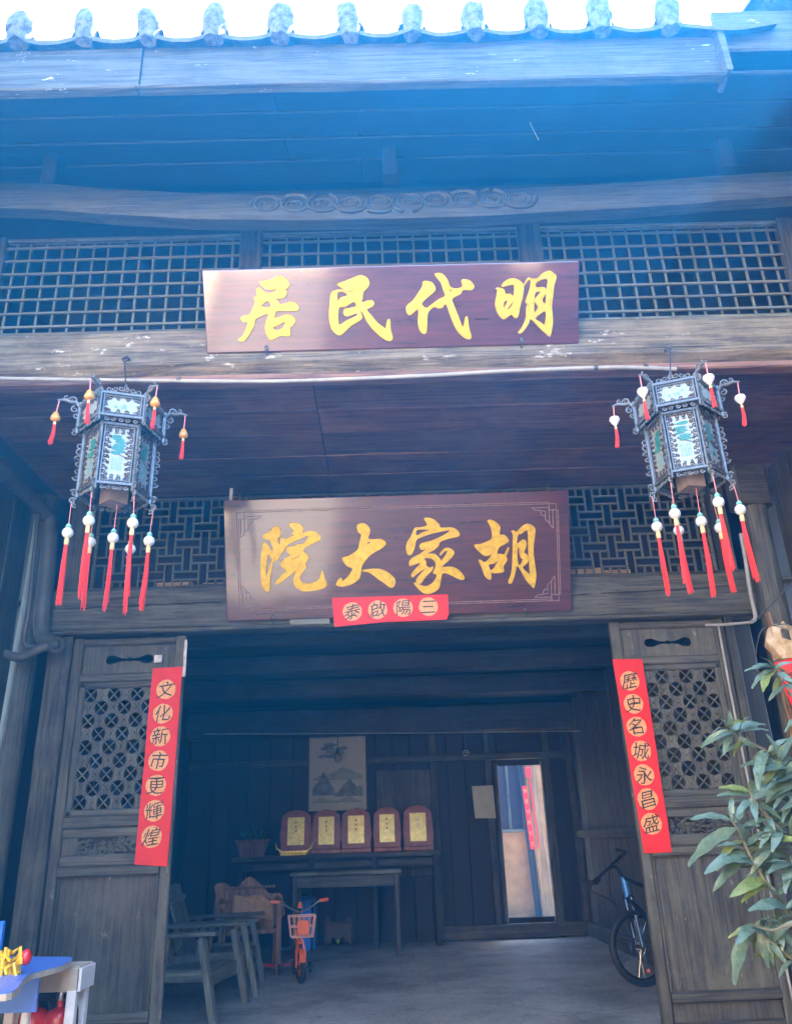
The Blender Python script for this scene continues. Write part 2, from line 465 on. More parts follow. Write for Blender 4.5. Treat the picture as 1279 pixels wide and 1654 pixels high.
# ================================================================== setting
g = MB(); g.box(-20, 20, -20, 20, -1.2, -.2)
tag(g.build('courtyard_ground', M['stone']), 'pale stone courtyard paving', kind='structure')
g = MB(); g.box(-5.2, 5.4, 4.0, 13.2, -.5, 0)
tag(g.build('hall_floor', M['cement']), 'grey cement floor of the open hall', kind='structure')
g = MB(); g.box(-3.2, 3.5, 3.66, 3.99, -.6, -.09)
tag(g.build('stone_step', M['stone']), 'long stone step in front of the hall', kind='structure')

hall = thing('timber_hall', 'old two-storey timber hall with lattice windows, open doorway and tiled eave', 'building', (0.08, 6.5, 0))
XL, XR = -2.78, 3.0          # bay posts
# ---- eave: fascia, tiles, boards
EY = 3.4
fb = MB()
fb.timber((-5.4, EY, 5.575), (-1.36, EY - .002, 5.590), .03, .345, seg=10, jit=.004)
fb.build('fascia_board', M['fascia'], hall)
fb = MB()
fb.timber((-1.355, EY + .012, 5.605), (2.05, EY + .012, 5.60), .03, .345, seg=12, jit=.004)
fb.build('fascia_board', M['fascia'], hall)
fb = MB(); fb.timber((2.09, EY + .03, 5.84), (5.4, EY + .03, 5.84), .03, .33, seg=8, jit=.004)
fb.build('fascia_board', M['fascia'], hall)
MB().timber((2.07, EY - .06, 5.62), (2.07, EY + .1, 5.62), .035, .40, seg=4, jit=.003).build('eave_end_board', M['fascia'], hall)
lp = MB()
lp.timber((-1.355, EY - .005, 5.425), (2.05, EY - .005, 5.42), .07, .022, seg=12, jit=.003)
lp.build('fascia_lip', M['fascia'], hall)
lp = MB()
lp.timber((-5.4, EY - .018, 5.395), (-1.36, EY - .018, 5.41), .07, .022, seg=12, jit=.003)
lp.build('fascia_lip', M['fascia'], hall)
RS = math.tan(R_(23))
def roofz(y): return 5.80 + (y - EY) * RS
def side_lift(x): return .27 if x > 2.1 else 0.0
rs = MB()
rs.prism([(EY + .03, roofz(EY) - .03), (9.8, roofz(9.8) - .03), (13.5, roofz(9.8) - .03 - 3.7 * RS), (13.5, roofz(9.8) - .13 - 3.7 * RS), (9.8, roofz(9.8) - .13), (EY + .03, roofz(EY) - .13)],
         (-5.4, 0, 0), (0, 1, 0), (0, 0, 1), (1, 0, 0), 10.9)
rs.build('roof_deck', M['darkX'], hall)
tile_px = [-166, -63, 40, 145, 247, 350, 455, 567, 665, 766, 868, 968, 1078]
txs = [aty(px, 60, EY).x for px in tile_px] + [2.45, 2.85, 3.25]
for i, x in enumerate(txs):
    rr = random.Random(i)
    # cover tile row up the slope (tapered overlapping half pipes)
    mb = MB()
    y = EY - .05
    while y < 9.7:
        L = .62
        vs, fs = [], []
        for k, (yy, r) in enumerate(((y, .085), (y + L, .072))):
            for j in range(7):
                a = math.pi * j / 6
                vs.append((x + r * math.cos(a), yy, roofz(yy) + side_lift(x) + .03 + r * .95 * math.sin(a) + (.012 if k == 0 else 0)))
        for j in range(6): fs.append((j, j + 1, 8 + j, 7 + j))
        mb.add(vs, fs); y += L - .04
    mb.build('cover_tile_row', M['tile'], hall, smooth=True)
    # rounded end cap: mortar plug under a tile lip
    zb = roofz(EY) - .045 + side_lift(x)
    mb = MB()
    r0 = .076 + rr.uniform(-.012, .01); tx_, hs_ = rr.uniform(-.02, .02), rr.uniform(.9, 1.15)
    ring = []
    n = 14
    for k, (s_, zz) in enumerate(((.72, 0), (.80, .03), (.86, .07), (.98, .085), (1.04, .12), (1.0, .165), (.72, .20), (.3, .215))):
        for j in range(n):
            a = 2 * math.pi * j / n
            q = r0 * s_ * (1 + rr.uniform(-.11, .09))
            ring.append((x + tx_ * zz / .2 + q * math.cos(a), EY - .06 + q * .85 * math.sin(a), zb + zz * 1.2 * hs_ + rr.uniform(-.012, .012)))
    fs = [tuple(range(n - 1, -1, -1))]
    for k in range(7):
        for j in range(n): fs.append((k * n + j, k * n + (j + 1) % n, k * n + n + (j + 1) % n, k * n + n + j))
    fs.append(tuple(range(7 * n, 8 * n)))
    mb.add(ring, fs)
    mb.build('tile_cap', M['mortar'], hall, smooth=True)
    # pan tile between this row and the next: sagging drip edge
    if i < len(txs) - 1:
        x2 = txs[i + 1]
        mb = MB(); vs, fs = [], []
        for yy in (EY - .075, EY + .5, EY + 1.2, 9.7):
            for t in range(9):
                u = t / 8
                dz = -.055 * math.sin(math.pi * u) + rr.uniform(-.003, .003)
                vs.append((x + (x2 - x) * u, yy, roofz(yy) + side_lift(x + .05) + .045 + dz))
        for r in range(3):
            for t in range(8): fs.append((r * 9 + t, r * 9 + t + 1, r * 9 + 10 + t, r * 9 + 9 + t))
        b0 = len(vs)
        for t in range(9): v = vs[t]; vs.append((v[0], v[1] + .004, v[2] - .03))
        for t in range(8): fs.append((t, t + 1, b0 + t + 1, b0 + t))
        mb.add(vs, fs)
        mb.build('pan_tile', M['tile'], hall, smooth=True)
rg = MB(); rg.timber((-5.4, 9.8, roofz(9.8) + .12), (5.5, 9.8, roofz(9.8) + .12), .3, .34, seg=8, jit=.01)
rg.build('roof_ridge', M['tile'], hall)
# eave boards under the overhang (laid along the eave) and the wall band above the lattice
ys = [3.44, 3.72, 4.02, 4.3, 4.64]
for k in range(4):
    y0, y1 = ys[k], ys[k + 1] - .002
    ym = (y0 + y1) / 2; zz = 5.52 + (ym - 3.44) * .34
    for (xa, xb) in ((-5.3, -.6 + .5 * (k % 2)), (-.59 + .5 * (k % 2), 5.4)):
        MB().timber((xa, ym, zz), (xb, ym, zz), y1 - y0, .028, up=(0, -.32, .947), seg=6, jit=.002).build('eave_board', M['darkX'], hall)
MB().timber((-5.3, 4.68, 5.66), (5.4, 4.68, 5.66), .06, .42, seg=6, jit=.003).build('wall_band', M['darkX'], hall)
# carved tie beam hanging below the eave, bowed
cz = MB()
pts = catmull([(-3.6, 4.2, 5.44), (-2.4, 4.2, 5.40), (-1.2, 4.2, 5.27), (.13, 4.2, 5.23), (1.4, 4.2, 5.26), (2.6, 4.2, 5.33), (3.8, 4.2, 5.4)], 5, False)
vs, fs = [], []
prof = [(-.05, -.11), (.05, -.11), (.075, -.06), (.075, .06), (.05, .105), (-.05, .105), (-.075, .06), (-.075, -.06)]
for k, p in enumerate(pts):
    for (q, r) in prof: vs.append((p[0], p[1] + q + rnd.uniform(-.003, .003), p[2] + r + rnd.uniform(-.004, .004)))
for k in range(len(pts) - 1):
    for i in range(8): fs.append((k * 8 + i, k * 8 + (i + 1) % 8, k * 8 + 8 + (i + 1) % 8, k * 8 + 8 + i))
cz.add(vs, fs)
M['tie'] = wood('tie_beam_wood', (.03, .027, .022), (.065, .058, .046), (.1, .09, .07), 'X', stain=.5, bump=.4)
cb = cz.build('carved_tie_beam', M['tie'], hall, smooth=True)
for k in range(10):
    x = -.72 + k * .185
    mb = MB()
    zc = 5.235
    for s_ in (1, -1):
        sp = [(x + s_ * (.115 - .1 * t) * math.cos(t * 8.5 + k), 4.124, zc + (.085 - .07 * t) * math.sin(t * 8.5 + k)) for t in [i / 16 for i in range(17)]]
        mb.tube(sp, [.013 * (1.1 - .6 * i / 16) for i in range(17)], 6)
    mb.build('carved_scroll', M['tie'], cb, smooth=True)
for x in (-2.2, 0.1, 2.4):
    MB().timber((x, 4.2, 5.5), (x, 4.2, 5.95), .1, .1, up=(0, 1, 0)).build('tie_post', M['darkZ'], hall)

# ---- upper storey
UY = 4.65
MB().timber((-5.3, UY - .02, 4.44), (5.4, UY - .02, 4.42), .16, .37, c=.06, seg=26, jit=.008).build('upper_beam', M['beam'], hall)
MB().timber((-5.3, UY - .085, 4.35), (5.4, UY - .085, 4.335), .02, .012, seg=20, jit=.005).build('beam_crack', M['darkX'], hall)
MB().timber((-5.3, UY - .04, 4.205), (5.4, UY - .04, 4.195), .1, .05, seg=18, jit=.003).build('soffit_trim', M['red_trim'], hall)
for (x0, x1) in ((-2.78, -2.66), (-.99, -.83), (1.01, 1.18), (2.9, 3.02)):
    xm = (x0 + x1) / 2
    MB().timber((xm, UY, 4.6), (xm, UY, 5.46), x1 - x0, .07, up=(0, 1, 0), seg=5, jit=.003).build('mullion', M['oldZ'], hall)
for (x0, x1) in ((-5.3, -2.79), (3.03, 5.4)):
    w = (x1 - x0) / 8
    for k in range(8):
        xm = x0 + (k + .5) * w
        MB().timber((xm, UY + .02, 4.62), (xm, UY + .02, 5.47), w - .006, .03, up=(0, 1, 0), jit=.002).build('upper_wall_board', M['oldZ'], hall)
for (x0, x1, nv) in ((-2.66, -.99, 15), (-.83, 1.01, 16), (1.18, 2.9, 15)):
    fr = MB()
    fr.timber((x0, UY, 5.44), (x1, UY, 5.44), .05, .03).timber((x0, UY, 4.63), (x1, UY, 4.63), .05, .03)
    fo = fr.build('lattice_window', M['lattice'], hall)
    for k in range(nv):
        x = x0 + (x1 - x0) * (k + .5) / nv + rnd.uniform(-.004, .004)
        bar('bar', M['lattice'], fo, (x, UY + .012, 4.64), (x + rnd.uniform(-.006, .006), UY + .012, 5.43), .016, .018, (0, 1, 0))
    for k in range(7):
        z = 4.64 + .79 * (k + .5) / 7 + rnd.uniform(-.003, .003)
        bar('bar', M['lattice'], fo, (x0, UY - .008, z), (x1, UY - .008, z + rnd.uniform(-.004, .004)), .016, .017)
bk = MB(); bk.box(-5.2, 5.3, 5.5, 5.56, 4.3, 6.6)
bk.build('loft_dark_sheet', M['darkX'], hall)  # dark sheet standing in for the unlit room behind the lattice

# ---- porch soffit boards
for k in range(5):
    y0 = 4.68 + k * .37; y1 = y0 + .3685
    for (xa, xb) in ((-2.84, -.47), (-.462, 3.3)):
        MB().timber((xa, (y0 + y1) / 2, 4.235 + rnd.uniform(-.003, .003)), (xb, (y0 + y1) / 2, 4.235), y1 - y0, .03, seg=4, jit=.002).build('soffit_board', M['soffit'], hall)
sl_ = MB(); sl_.box(-5.2, 5.3, 4.72, 13.1, 4.27, 4.31)
sl_.build('loft_floor', M['darkX'], hall)

# ---- lower front: lintel, lattice, posts
LY = 6.5
MB().timber((-2.9, LY, 3.175), (3.12, LY, 3.165), .2, .4, c=.04, seg=22, jit=.006).build('door_lintel', M['lintel'], hall)
MB().timber((-2.85, LY - .099, 3.19), (-.9, LY - .099, 3.215), .012, .012, seg=16, jit=.006).build('lintel_crack', M['darkX'], hall)
MB().timber((1.5, LY - .099, 3.17), (2.85, LY - .099, 3.21), .012, .012, seg=12, jit=.006).build('lintel_crack', M['darkX'], hall)
MB().timber((-2.8, LY - .115, 2.985), (3.0, LY - .115, 2.975), .04, .03, seg=14, jit=.002).build('lintel_moulding', M['lintel'], hall)
GY = 6.6
u = .0735
def weave(name, x0, cols, z0, rows, keep=None):
    z1 = z0 + rows * u; x1 = x0 + cols * u
    fr = MB()
    fr.timber((x0 - .03, GY, z0 - .012), (x1 + .03, GY, z0 - .012), .05, .03).timber((x0 - .03, GY, z1 + .012), (x1 + .03, GY, z1 + .012), .05, .03)
    fr.timber((x0 - .02, GY, z0), (x0 - .02, GY, z1), .03, .05, up=(0, 1, 0)).timber((x1 + .02, GY, z0), (x1 + .02, GY, z1), .03, .05, up=(0, 1, 0))
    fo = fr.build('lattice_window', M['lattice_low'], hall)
    def slot(c, r):
        if c % 2 == 0:
            q = (r + (0 if (c // 2) % 2 == 0 else 2)) % 4
            return ('V', c, r - q) if q < 3 else ('H', c, r)
        for cc in (c - 1, c + 1):
            if (r + (0 if (cc // 2) % 2 == 0 else 2)) % 4 == 3: return ('H', cc, r)
        return ('S', c, r)
    t = .017
    for r in range(1, rows):
        c = 0
        while c < cols:
            if slot(c, r - 1) != slot(c, r):
                s0 = c
                while c < cols and slot(c, r - 1) != slot(c, r): c += 1
                z = z0 + r * u
                bar('bar', M['lattice_low'], fo, (x0 + s0 * u - t / 2, GY, z), (x0 + c * u + t / 2, GY, z), .024, t)
            else: c += 1
    for c in range(1, cols):
        r = 0
        while r < rows:
            if slot(c - 1, r) != slot(c, r):
                s0 = r
                while r < rows and slot(c - 1, r) != slot(c, r): r += 1
                x = x0 + c * u
                bar('bar', M['lattice_low'], fo, (x, GY + .003, z0 + s0 * u), (x, GY + .003, z0 + r * u), t, .024, (0, 1, 0))
            else: r += 1
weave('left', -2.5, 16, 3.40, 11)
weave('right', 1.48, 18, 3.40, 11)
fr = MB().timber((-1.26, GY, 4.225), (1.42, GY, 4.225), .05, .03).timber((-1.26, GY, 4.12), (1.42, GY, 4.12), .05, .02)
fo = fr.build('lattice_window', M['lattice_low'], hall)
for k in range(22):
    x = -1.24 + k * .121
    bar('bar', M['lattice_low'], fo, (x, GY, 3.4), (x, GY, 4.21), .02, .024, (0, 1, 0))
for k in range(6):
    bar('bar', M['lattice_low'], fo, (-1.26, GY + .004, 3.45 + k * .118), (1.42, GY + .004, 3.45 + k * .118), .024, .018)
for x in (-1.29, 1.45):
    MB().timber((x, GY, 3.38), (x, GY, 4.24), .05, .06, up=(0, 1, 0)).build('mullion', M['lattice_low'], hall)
MB().timber((-2.63, LY + .02, 3.36), (-2.63, LY + .02, 4.22), .17, .14, up=(0, 1, 0), seg=4, jit=.003).build('upper_stile', M['oldZ'], hall)
MB().timber((2.9, LY + .02, 3.36), (2.9, LY + .02, 4.22), .1, .14, up=(0, 1, 0), seg=4, jit=.003).build('upper_stile', M['oldZ'], hall)
lb = MB(); lb.box(-5.2, 5.3, 7.6, 7.65, 3.36, 4.25); lb.build('loft_dark_sheet', M['darkX'], hall)  # dark sheet for the unlit loft behind the lower lattice
# made-up boards, warm in colour for something lit behind the lower lattice
lit_patch_m = wood('lit_patch_wood', (.5, .26, .12), (.62, .42, .22), (.7, .5, .3), 'X')
for (x, w, h) in ((-2.0, .3, .07), (-1.6, .5, .055), (1.55, .34, .085), (1.9, .22, .06)):
    MB().timber((x, 6.75, 3.42 + h / 2), (x + w, 6.75, 3.42 + h / 2), .1, h).build('lit_patch_board', lit_patch_m, hall)
# jambs and posts
def post(name, x, y, z0, z1, w, d, m='oldZ', **k):
    return MB().timber((x, y, z0), (x, y, z1), w, d, up=(0, 1, 0), seg=10, jit=.004, **k).build(name, M[m], hall)
post('jamb_post', -2.665, LY + .01, 0, 2.97, .19, .14)
post('jamb_post', 2.785, LY + .01, 0, 2.97, .07, .12)
post('jamb_board', 2.91, LY + .06, 0, 2.97, .17, .05, 'darkZ')
def log(name, x, y, z0, z1, r, m, n=12):
    mb = MB(); pts = []; rs = []
    for k in range(13):
        t = k / 12
        pts.append((x + .012 * math.sin(5 * t + x), y + .01 * math.cos(7 * t), z0 + (z1 - z0) * t)); rs.append(r * (1 + .04 * math.sin(9 * t + x) - .06 * t))
    mb.tube(pts, rs, n)
    return mb.build(name, m, hall, smooth=True)
M['logpost'] = wood('round_post_wood', (.07, .06, .05), (.15, .12, .095), (.25, .17, .09), 'Z', stain=.6, bump=.6)
log('round_post', 3.1, 6.3, 0, 3.86, .12, M['logpost'])
log('round_post', -2.93, 6.42, 0, 4.2, .10, M['logpost'])
MB().timber((3.1, 6.3, 3.86), (3.1, 6.3, 4.22), .3, .22, up=(0, 1, 0), c=.03).build('post_bracket', M['oldX'], hall)
# bare worn strip on the right post
MB().timber((3.0, 6.195, 1.4), (2.995, 6.19, 2.92), .05, .02, up=(0, 1, 0), seg=12, jit=.008).build('worn_strip', wood('bare_wood', (.3, .16, .07), (.45, .28, .14), (.2, .13, .08), 'Z'), hall)

# ---- doors
def ringcell(cx, cz, s):
    """square plate with a round hole crossed by an X"""
    mb = MB(); n = 16; r = s * .57; vs = []; fs = []
    for k in range(n):
        a = 2 * math.pi * (k + .5) / n
        c_, s_ = math.cos(a), math.sin(a)
        q = s / 2 / max(abs(c_), abs(s_))
        r_in = min(r, q * .985)
        for (rr, yy) in ((q, 0), (r_in, 0), (r_in, .022)):
            vs.append((rr * c_, yy, rr * s_))
    for k in range(n):
        k2 = (k + 1) % n
        fs.append((k * 3, k2 * 3, k2 * 3 + 1, k * 3 + 1)); fs.append((k * 3 + 1, k2 * 3 + 1, k2 * 3 + 2, k * 3 + 2))
    mb.add(vs, fs)
    for sg in (1, -1):
        d = s * .47
        mb.timber((-d, .006 + .003 * sg, -d * sg), (d, .006 + .003 * sg, d * sg), s * .12, .014, up=(0, 1, 0), c=.002)
    return mb
def rosecell(s):
    mb = MB(); n = 16; vs = []; fs = []
    # plate with four concave sides (neighbouring holes bite into it)
    pts = []
    for q in range(4):
        a0 = q * math.pi / 2
        for t in range(10):
            f = t / 9 * 2 - 1
            d = s / 2 - s * .075 * max(0, 1 - (f / .55) ** 2)
            p = Vector((d, f * s / 2 * .98))
            pts.append((p.x * math.cos(a0) - p.y * math.sin(a0), p.x * math.sin(a0) + p.y * math.cos(a0)))
    mb.prism(pts, (0, .002, 0), (1, 0, 0), (0, 0, 1), (0, 1, 0), .018)
    for k in range(4):
        a = k * math.pi / 2 + math.pi / 4
        mb.ball((s * .24 * math.cos(a), .003, s * .24 * math.sin(a)), s * .12, 8, (1, .3, 1))
    mb.ball((0, .001, 0), s * .13, 8, (1, .8, 1))
    return mb
CS = .098
def cellmesh(mb, name, m):
    me = bpy.data.meshes.new(name); me.from_pydata(mb.v, [], mb.f); me.materials.append(m); return me
me_ring = cellmesh(ringcell(0, 0, CS), 'lattice_piece', M['carved'])
me_rose = cellmesh(rosecell(CS), 'lattice_rosette', M['carved'])
def make_door(x0, x1, mat_shift, seed):
    rr = random.Random(seed)
    dy = LY
    d = MB().timber((x0 + .04, dy, .06), (x0 + .04, dy, 2.955), .08, .055, up=(0, 1, 0), seg=8, jit=.002)
    door = d.build('door', M['door'], hall)
    MB().timber((x1 - .04, dy, .06), (x1 - .04, dy, 2.955), .08, .055, up=(0, 1, 0), seg=8, jit=.002).build('stile', M['door'], door)
    xa, xb = x0 + .08, x1 - .08
    def rail(z, h, proud=0.0, m='doorX'):
        return MB().timber((xa + .001, dy - proud, z), (xb - .001, dy - proud, z), .055, h, c=.012, seg=4, jit=.001).build('rail', M[m], door)
    rail(2.925, .06); rail(2.63, .07, .006); rail(1.55, .09, .004); rail(1.21, .075, .016); rail(.27, .07, .014); rail(.09, .06)
    # top panel with a bat-shaped slot
    xm = (xa + xb) / 2; w = xb - xa
    out = [(-w / 2, -.12), (w / 2, -.12), (w / 2, .12), (-w / 2, .12)]
    sl2 = []
    for sg in (1,):
        up_ = [(-.19, 0), (-.18, .028), (-.13, .036), (-.08, .016), (-.025, .008), (0, .02), (.025, .008), (.08, .016), (.13, .036), (.18, .028), (.19, 0)]
        sl2 = catmull(up_ + [(x, -z) for x, z in reversed(up_[1:-1])], 3)
    me = filled([out, sl2], .016)
    me.transform(Matrix(((1, 0, 0, xm), (0, 0, -1, dy + .02), (0, 1, 0, 2.78), (0, 0, 0, 1))))
    mobj('top_panel', me, door, M['door'])
    # inner frame and lattice
    zt, zb = 2.575, 1.615
    for z in (zt, zb): MB().timber((xa, dy - .002, z), (xb, dy - .002, z), .04, .05, c=.01).build('lattice_frame', M['doorX'], door)
    for x in (xa + .025, xb - .025): MB().timber((x, dy - .002, zb - .02), (x, dy - .002, zt + .02), .05, .04, up=(0, 1, 0), c=.01).build('lattice_frame', M['door'], door)
    nx = int((xb - xa - .1) / CS + .6); nz = int((zt - zb - .05) / CS + .5)
    sx = (xb - xa - .1) / nx / CS; sz = (zt - zb - .05) / nz / CS
    for i in range(nx):
        for j in range(nz):
            me = me_ring if (i + j) % 2 == 0 else me_rose
            o = bpy.data.objects.new('lattice_piece' if me is me_ring else 'lattice_rosette', me); col.objects.link(o)
            o.parent = door
            o.location = (xa + .05 + (i + .5) * CS * sx, dy - .012 + rr.uniform(-.0015, .0015), zb + .025 + (j + .5) * CS * sz)
            o.scale = (sx, 1, sz)
    # carved waist panel: backing plus relief, with dark piercings between
    MB().timber((xa, dy + .015, 1.395), (xb, dy + .015, 1.395), .012, .3).build('waist_backing', M['darkX'], door)
    for z, hh in ((1.475, .07), (1.285, .08)):
        MB().timber((xa, dy, z), (xb, dy, z), .03, hh, c=.008).build('waist_frame', M['doorX'], door)
    for x in (xa + .06, xb - .06):
        MB().timber((x, dy + .001, 1.325), (x, dy + .001, 1.44), .12, .03, up=(0, 1, 0)).build('waist_frame', M['door'], door)
    cv = MB()
    for k in range(46):
        x = xa + .13 + rr.random() * (w - .26); z = 1.33 + rr.random() * .105
        a = rr.random() * 6.28; r = rr.uniform(.018, .038)
        sp = [(x + r * (1 - .7 * t) * math.cos(a + 4.5 * t) * 1.4, dy + rr.uniform(-.008, .004), z + r * (1 - .7 * t) * math.sin(a + 4.5 * t) * .8) for t in [q / 7 for q in range(8)]]
        cv.tube(sp, [.011, .012, .011, .01, .009, .008, .006, .004], 5)
    o = cv.build('waist_carving', M['carved'], door, smooth=True); o['kind'] = 'stuff'
    # lower panel with bead, and foot panel
    MB().timber((xm, dy + .012, .3), (xm, dy + .012, 1.18), w, .018, up=(0, 1, 0), c=.002).build('lower_panel', M['door'], door)
    for x in (xa + .012, xb - .012):
        MB().timber((x, dy - .012, .31), (x, dy - .012, 1.17), .022, .02, up=(0, 1, 0), c=.006).build('panel_bead', M['door'], door)
    MB().timber((xm, dy + .012, .1), (xm, dy + .012, .24), w, .018, up=(0, 1, 0), c=.002).build('foot_panel', M['door'], door)
    return door
dl = make_door(-2.565, -1.66, 0, 3)
dl['label'] = 'left lattice door leaf folded back beside the opening'
dr = make_door(1.81, 2.745, 0, 5)
dr['label'] = 'right lattice door leaf folded back beside the opening'
MB().timber((-1.655, LY - .03, 2.62), (-1.655, LY - .031, 2.92), .022, .004, up=(0, 1, 0), seg=6, jit=.003).build('paper_remnant', M['scrap'], dl)
MB().box(-1.9, -1.84, LY - .036, LY - .033, 2.74, 2.8).build('paper_remnant', M['scrap'], dl)
sill = MB().timber((-2.6, LY, .03), (2.75, LY, .03), .12, .05, c=.01); sill.build('door_sill', M['oldX'], hall)

# ---- inside of the hall
IY = 13.0
M['joist'] = wood('smoky_joist_wood', (.014, .011, .009), (.04, .032, .026), (.11, .09, .07), 'X', stain=.55, bump=.5)  # joist wood, darker in tone than the front timber
for k in range(16):                                         # ceiling boards across the hall
    y0 = 6.62 + k * .4
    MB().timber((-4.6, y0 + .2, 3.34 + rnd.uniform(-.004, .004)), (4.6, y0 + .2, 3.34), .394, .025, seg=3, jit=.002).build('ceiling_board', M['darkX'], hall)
for y, zz, hh in ((7.75, 3.23, .2), (9.1, 3.22, .22), (10.5, 3.2, .26), (12.7, 3.06, .42)):
    MB().timber((-4.6, y, zz), (4.6, y, zz), .17, hh, c=.03, seg=14, jit=.008).build('ceiling_joist', M['joist'], hall)
# back wall: boarded frames, with a doorway
DX0, DX1, DZ0, DZ1 = 1.60, 2.27, .26, 2.36
def bw(name, x0, x1, z0, z1, y=IY, m='darkZ', t=.03):
    return MB().timber(((x0 + x1) / 2, y, z0), ((x0 + x1) / 2, y, z1), x1 - x0 - .006, t, up=(0, 1, 0), seg=3, jit=.002).build(name, M[m], hall)
xs = -4.6
while xs < DX0 - .05:
    w = min(rnd.uniform(.26, .36), DX0 - xs)
    if DX0 - xs - w < .12: w = DX0 - xs
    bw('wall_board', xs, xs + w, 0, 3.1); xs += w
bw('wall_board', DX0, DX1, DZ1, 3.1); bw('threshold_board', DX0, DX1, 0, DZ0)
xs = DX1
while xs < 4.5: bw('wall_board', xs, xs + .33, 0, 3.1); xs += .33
for x in (-1.2, .62, 1.45, 2.36, 2.72):
    MB().timber((x, IY - .05, 0), (x, IY - .05, 3.0), .1, .09, up=(0, 1, 0), seg=6, jit=.003).build('wall_post', M['oldZ'], hall)
MB().timber((-4.5, IY - .06, 2.5), (4.5, IY - .06, 2.5), .08, .1, seg=8, jit=.003).build('wall_rail', M['oldX'], hall)
MB().timber((.6, IY - .08, .1), (2.8, IY - .08, .1), .1, .18, seg=8, jit=.004).build('ground_sill', M['oldX'], hall)
MB().timber((-.26, IY - .02, 1.6), (-.26 + .88, IY - .02, 1.6), .03, 1.5).build('wall_panel', M['oldZ'], hall)
# open door leaf seen edge-on and its frame
for x in (DX0 - .03, DX1 + .03):
    MB().timber((x, IY - .03, DZ0 - .05), (x, IY - .03, DZ1 + .05), .06, .1, up=(0, 1, 0), c=.01).build('door_jamb', M['oldZ'], hall)
# side walls of the hall
for sx, wx in ((-1, -3.15), (1, 2.78)):
    y = 6.72 if sx < 0 else 9.6
    while y < 12.9:
        w = min(rnd.uniform(.3, .42), 12.95 - y)
        MB().timber((wx, y + w / 2, 0), (wx + rnd.uniform(-.01, .01), y + w / 2, 3.3), w - .008, .035, up=(1, 0, 0), seg=4, jit=.003).build('side_wall_board', M['oldZ'] if sx > 0 else M['darkZ'], hall)  # right boards paler, left darker: courtyard light put into the wood tone
        y += w
MB().timber((2.74, 9.5, .1), (2.74, 12.9, .1), .07, .18, c=.01).build('side_sill', M['oldY'], hall)
MB().timber((2.72, 9.6, 1.35), (2.72, 12.9, 1.35), .05, .1, c=.01).build('side_rail', M['oldY'], hall)
MB().timber((2.74, 9.55, 0), (2.74, 9.55, 3.3), .14, .14, up=(0, 1, 0), seg=5, jit=.004).build('side_post', M['oldZ'], hall)
y = 6.9
while y < 9.5:
    MB().timber((3.3, y + .19, 0), (3.3, y + .19, 3.3), .375, .035, up=(1, 0, 0), seg=3, jit=.003).build('side_wall_board', M['oldZ'], hall)
    y += .385
MB().timber((2.8, 9.62, 0), (3.35, 9.62, 0), .02, .02).timber((3.05, 9.62, 0), (3.05, 9.62, 3.3), .55, .035, up=(0, 1, 0)).build('side_return_board', M['oldZ'], hall)
for x0, x1 in ((-5.25, -3.17), (3.32, 5.35)):
    bx_ = MB(); bx_.box(x0, x1, 6.75, 13.0, 0, 4.2); bx_.build('side_room', M['darkZ'], hall)
for x0, x1 in ((-5.35, -5.25), (5.35, 5.45)):
    g = MB(); g.prism([(4.7, 4.2), (13.1, 4.2), (13.1, roofz(9.8) - .2 - 3.3 * RS), (9.8, roofz(9.8) - .2), (4.7, roofz(4.7) - .2)], (x0, 0, 0), (0, 1, 0), (0, 0, 1), (1, 0, 0), .1)
    g.build('gable_wall', M['plaster'], hall)
g = MB(); g.box(-5.3, 5.4, 13.05, 13.12, 2.42, 6.6); g.build('rear_upper_wall', M['darkX'], hall)

# ---- back yard beyond the inner doorway
g = MB(); g.box(-5.2, 5.4, 13.21, 19.9, -.5, -.004)
tag(g.build('rear_yard_ground', plain('sandy_yard', (.36, .26, .15), .9, var=.2, sc=2)), 'sandy sunlit ground of the rear yard', kind='structure')  # unseen ground, sandy in colour to bounce warm light on the rear wall
YW = 15.9
yard = thing('rear_house', 'ochre earth-walled rear house seen through the inner doorway', 'building', (2.4, YW, 0))
def yp(px, py): return aty(px, py, YW)
MB().timber((.6, 13.8, 2.62), (5.2, 13.8, 2.62), 1.3, .05).build('sun_blocker', M['tile'], hall)  # unseen slab added to keep the sun off the floor inside
g = MB(); g.box(-2.5, 6.0, YW + .06, YW + .2, 0, 2.8); g.build('earth_wall', M['ochre'], yard)
a, b = yp(824, 1240), yp(846, 1340)
g = MB(); g.box(a.x - .6, b.x, YW + .03, YW + .05, b.z, 2.75); g.build('window_shade', plain('dark_window', (.03, .018, .014), .95, bump=0), yard)
for px in (822, 847):
    x = yp(px, 1300).x; MB().timber((x, YW + .02, b.z - .03), (x, YW + .02, 2.75), .05, .05, up=(0, 1, 0)).build('window_post', M['oldZ'], yard)
MB().timber((a.x - .7, YW + .02, b.z - .02), (b.x + .03, YW + .02, b.z - .02), .06, .06).build('window_sill', M['paleX'], yard)
x = yp(863, 1400).x
MB().timber((x, YW, 0), (x - .12, YW, 2.75), .09, .08, up=(0, 1, 0)).build('gap_shade', M['darkZ'], yard)  # dark timber standing in for the shaded gap beside the post
x = yp(878, 1400).x
MB().timber((x, YW - .04, 0), (x - .1, YW - .04, 2.75), .2, .06, up=(0, 1, 0)).build('pale_post', wood('honey_wood', (.2, .12, .05), (.3, .2, .09), (.34, .24, .13), 'Z'), yard)
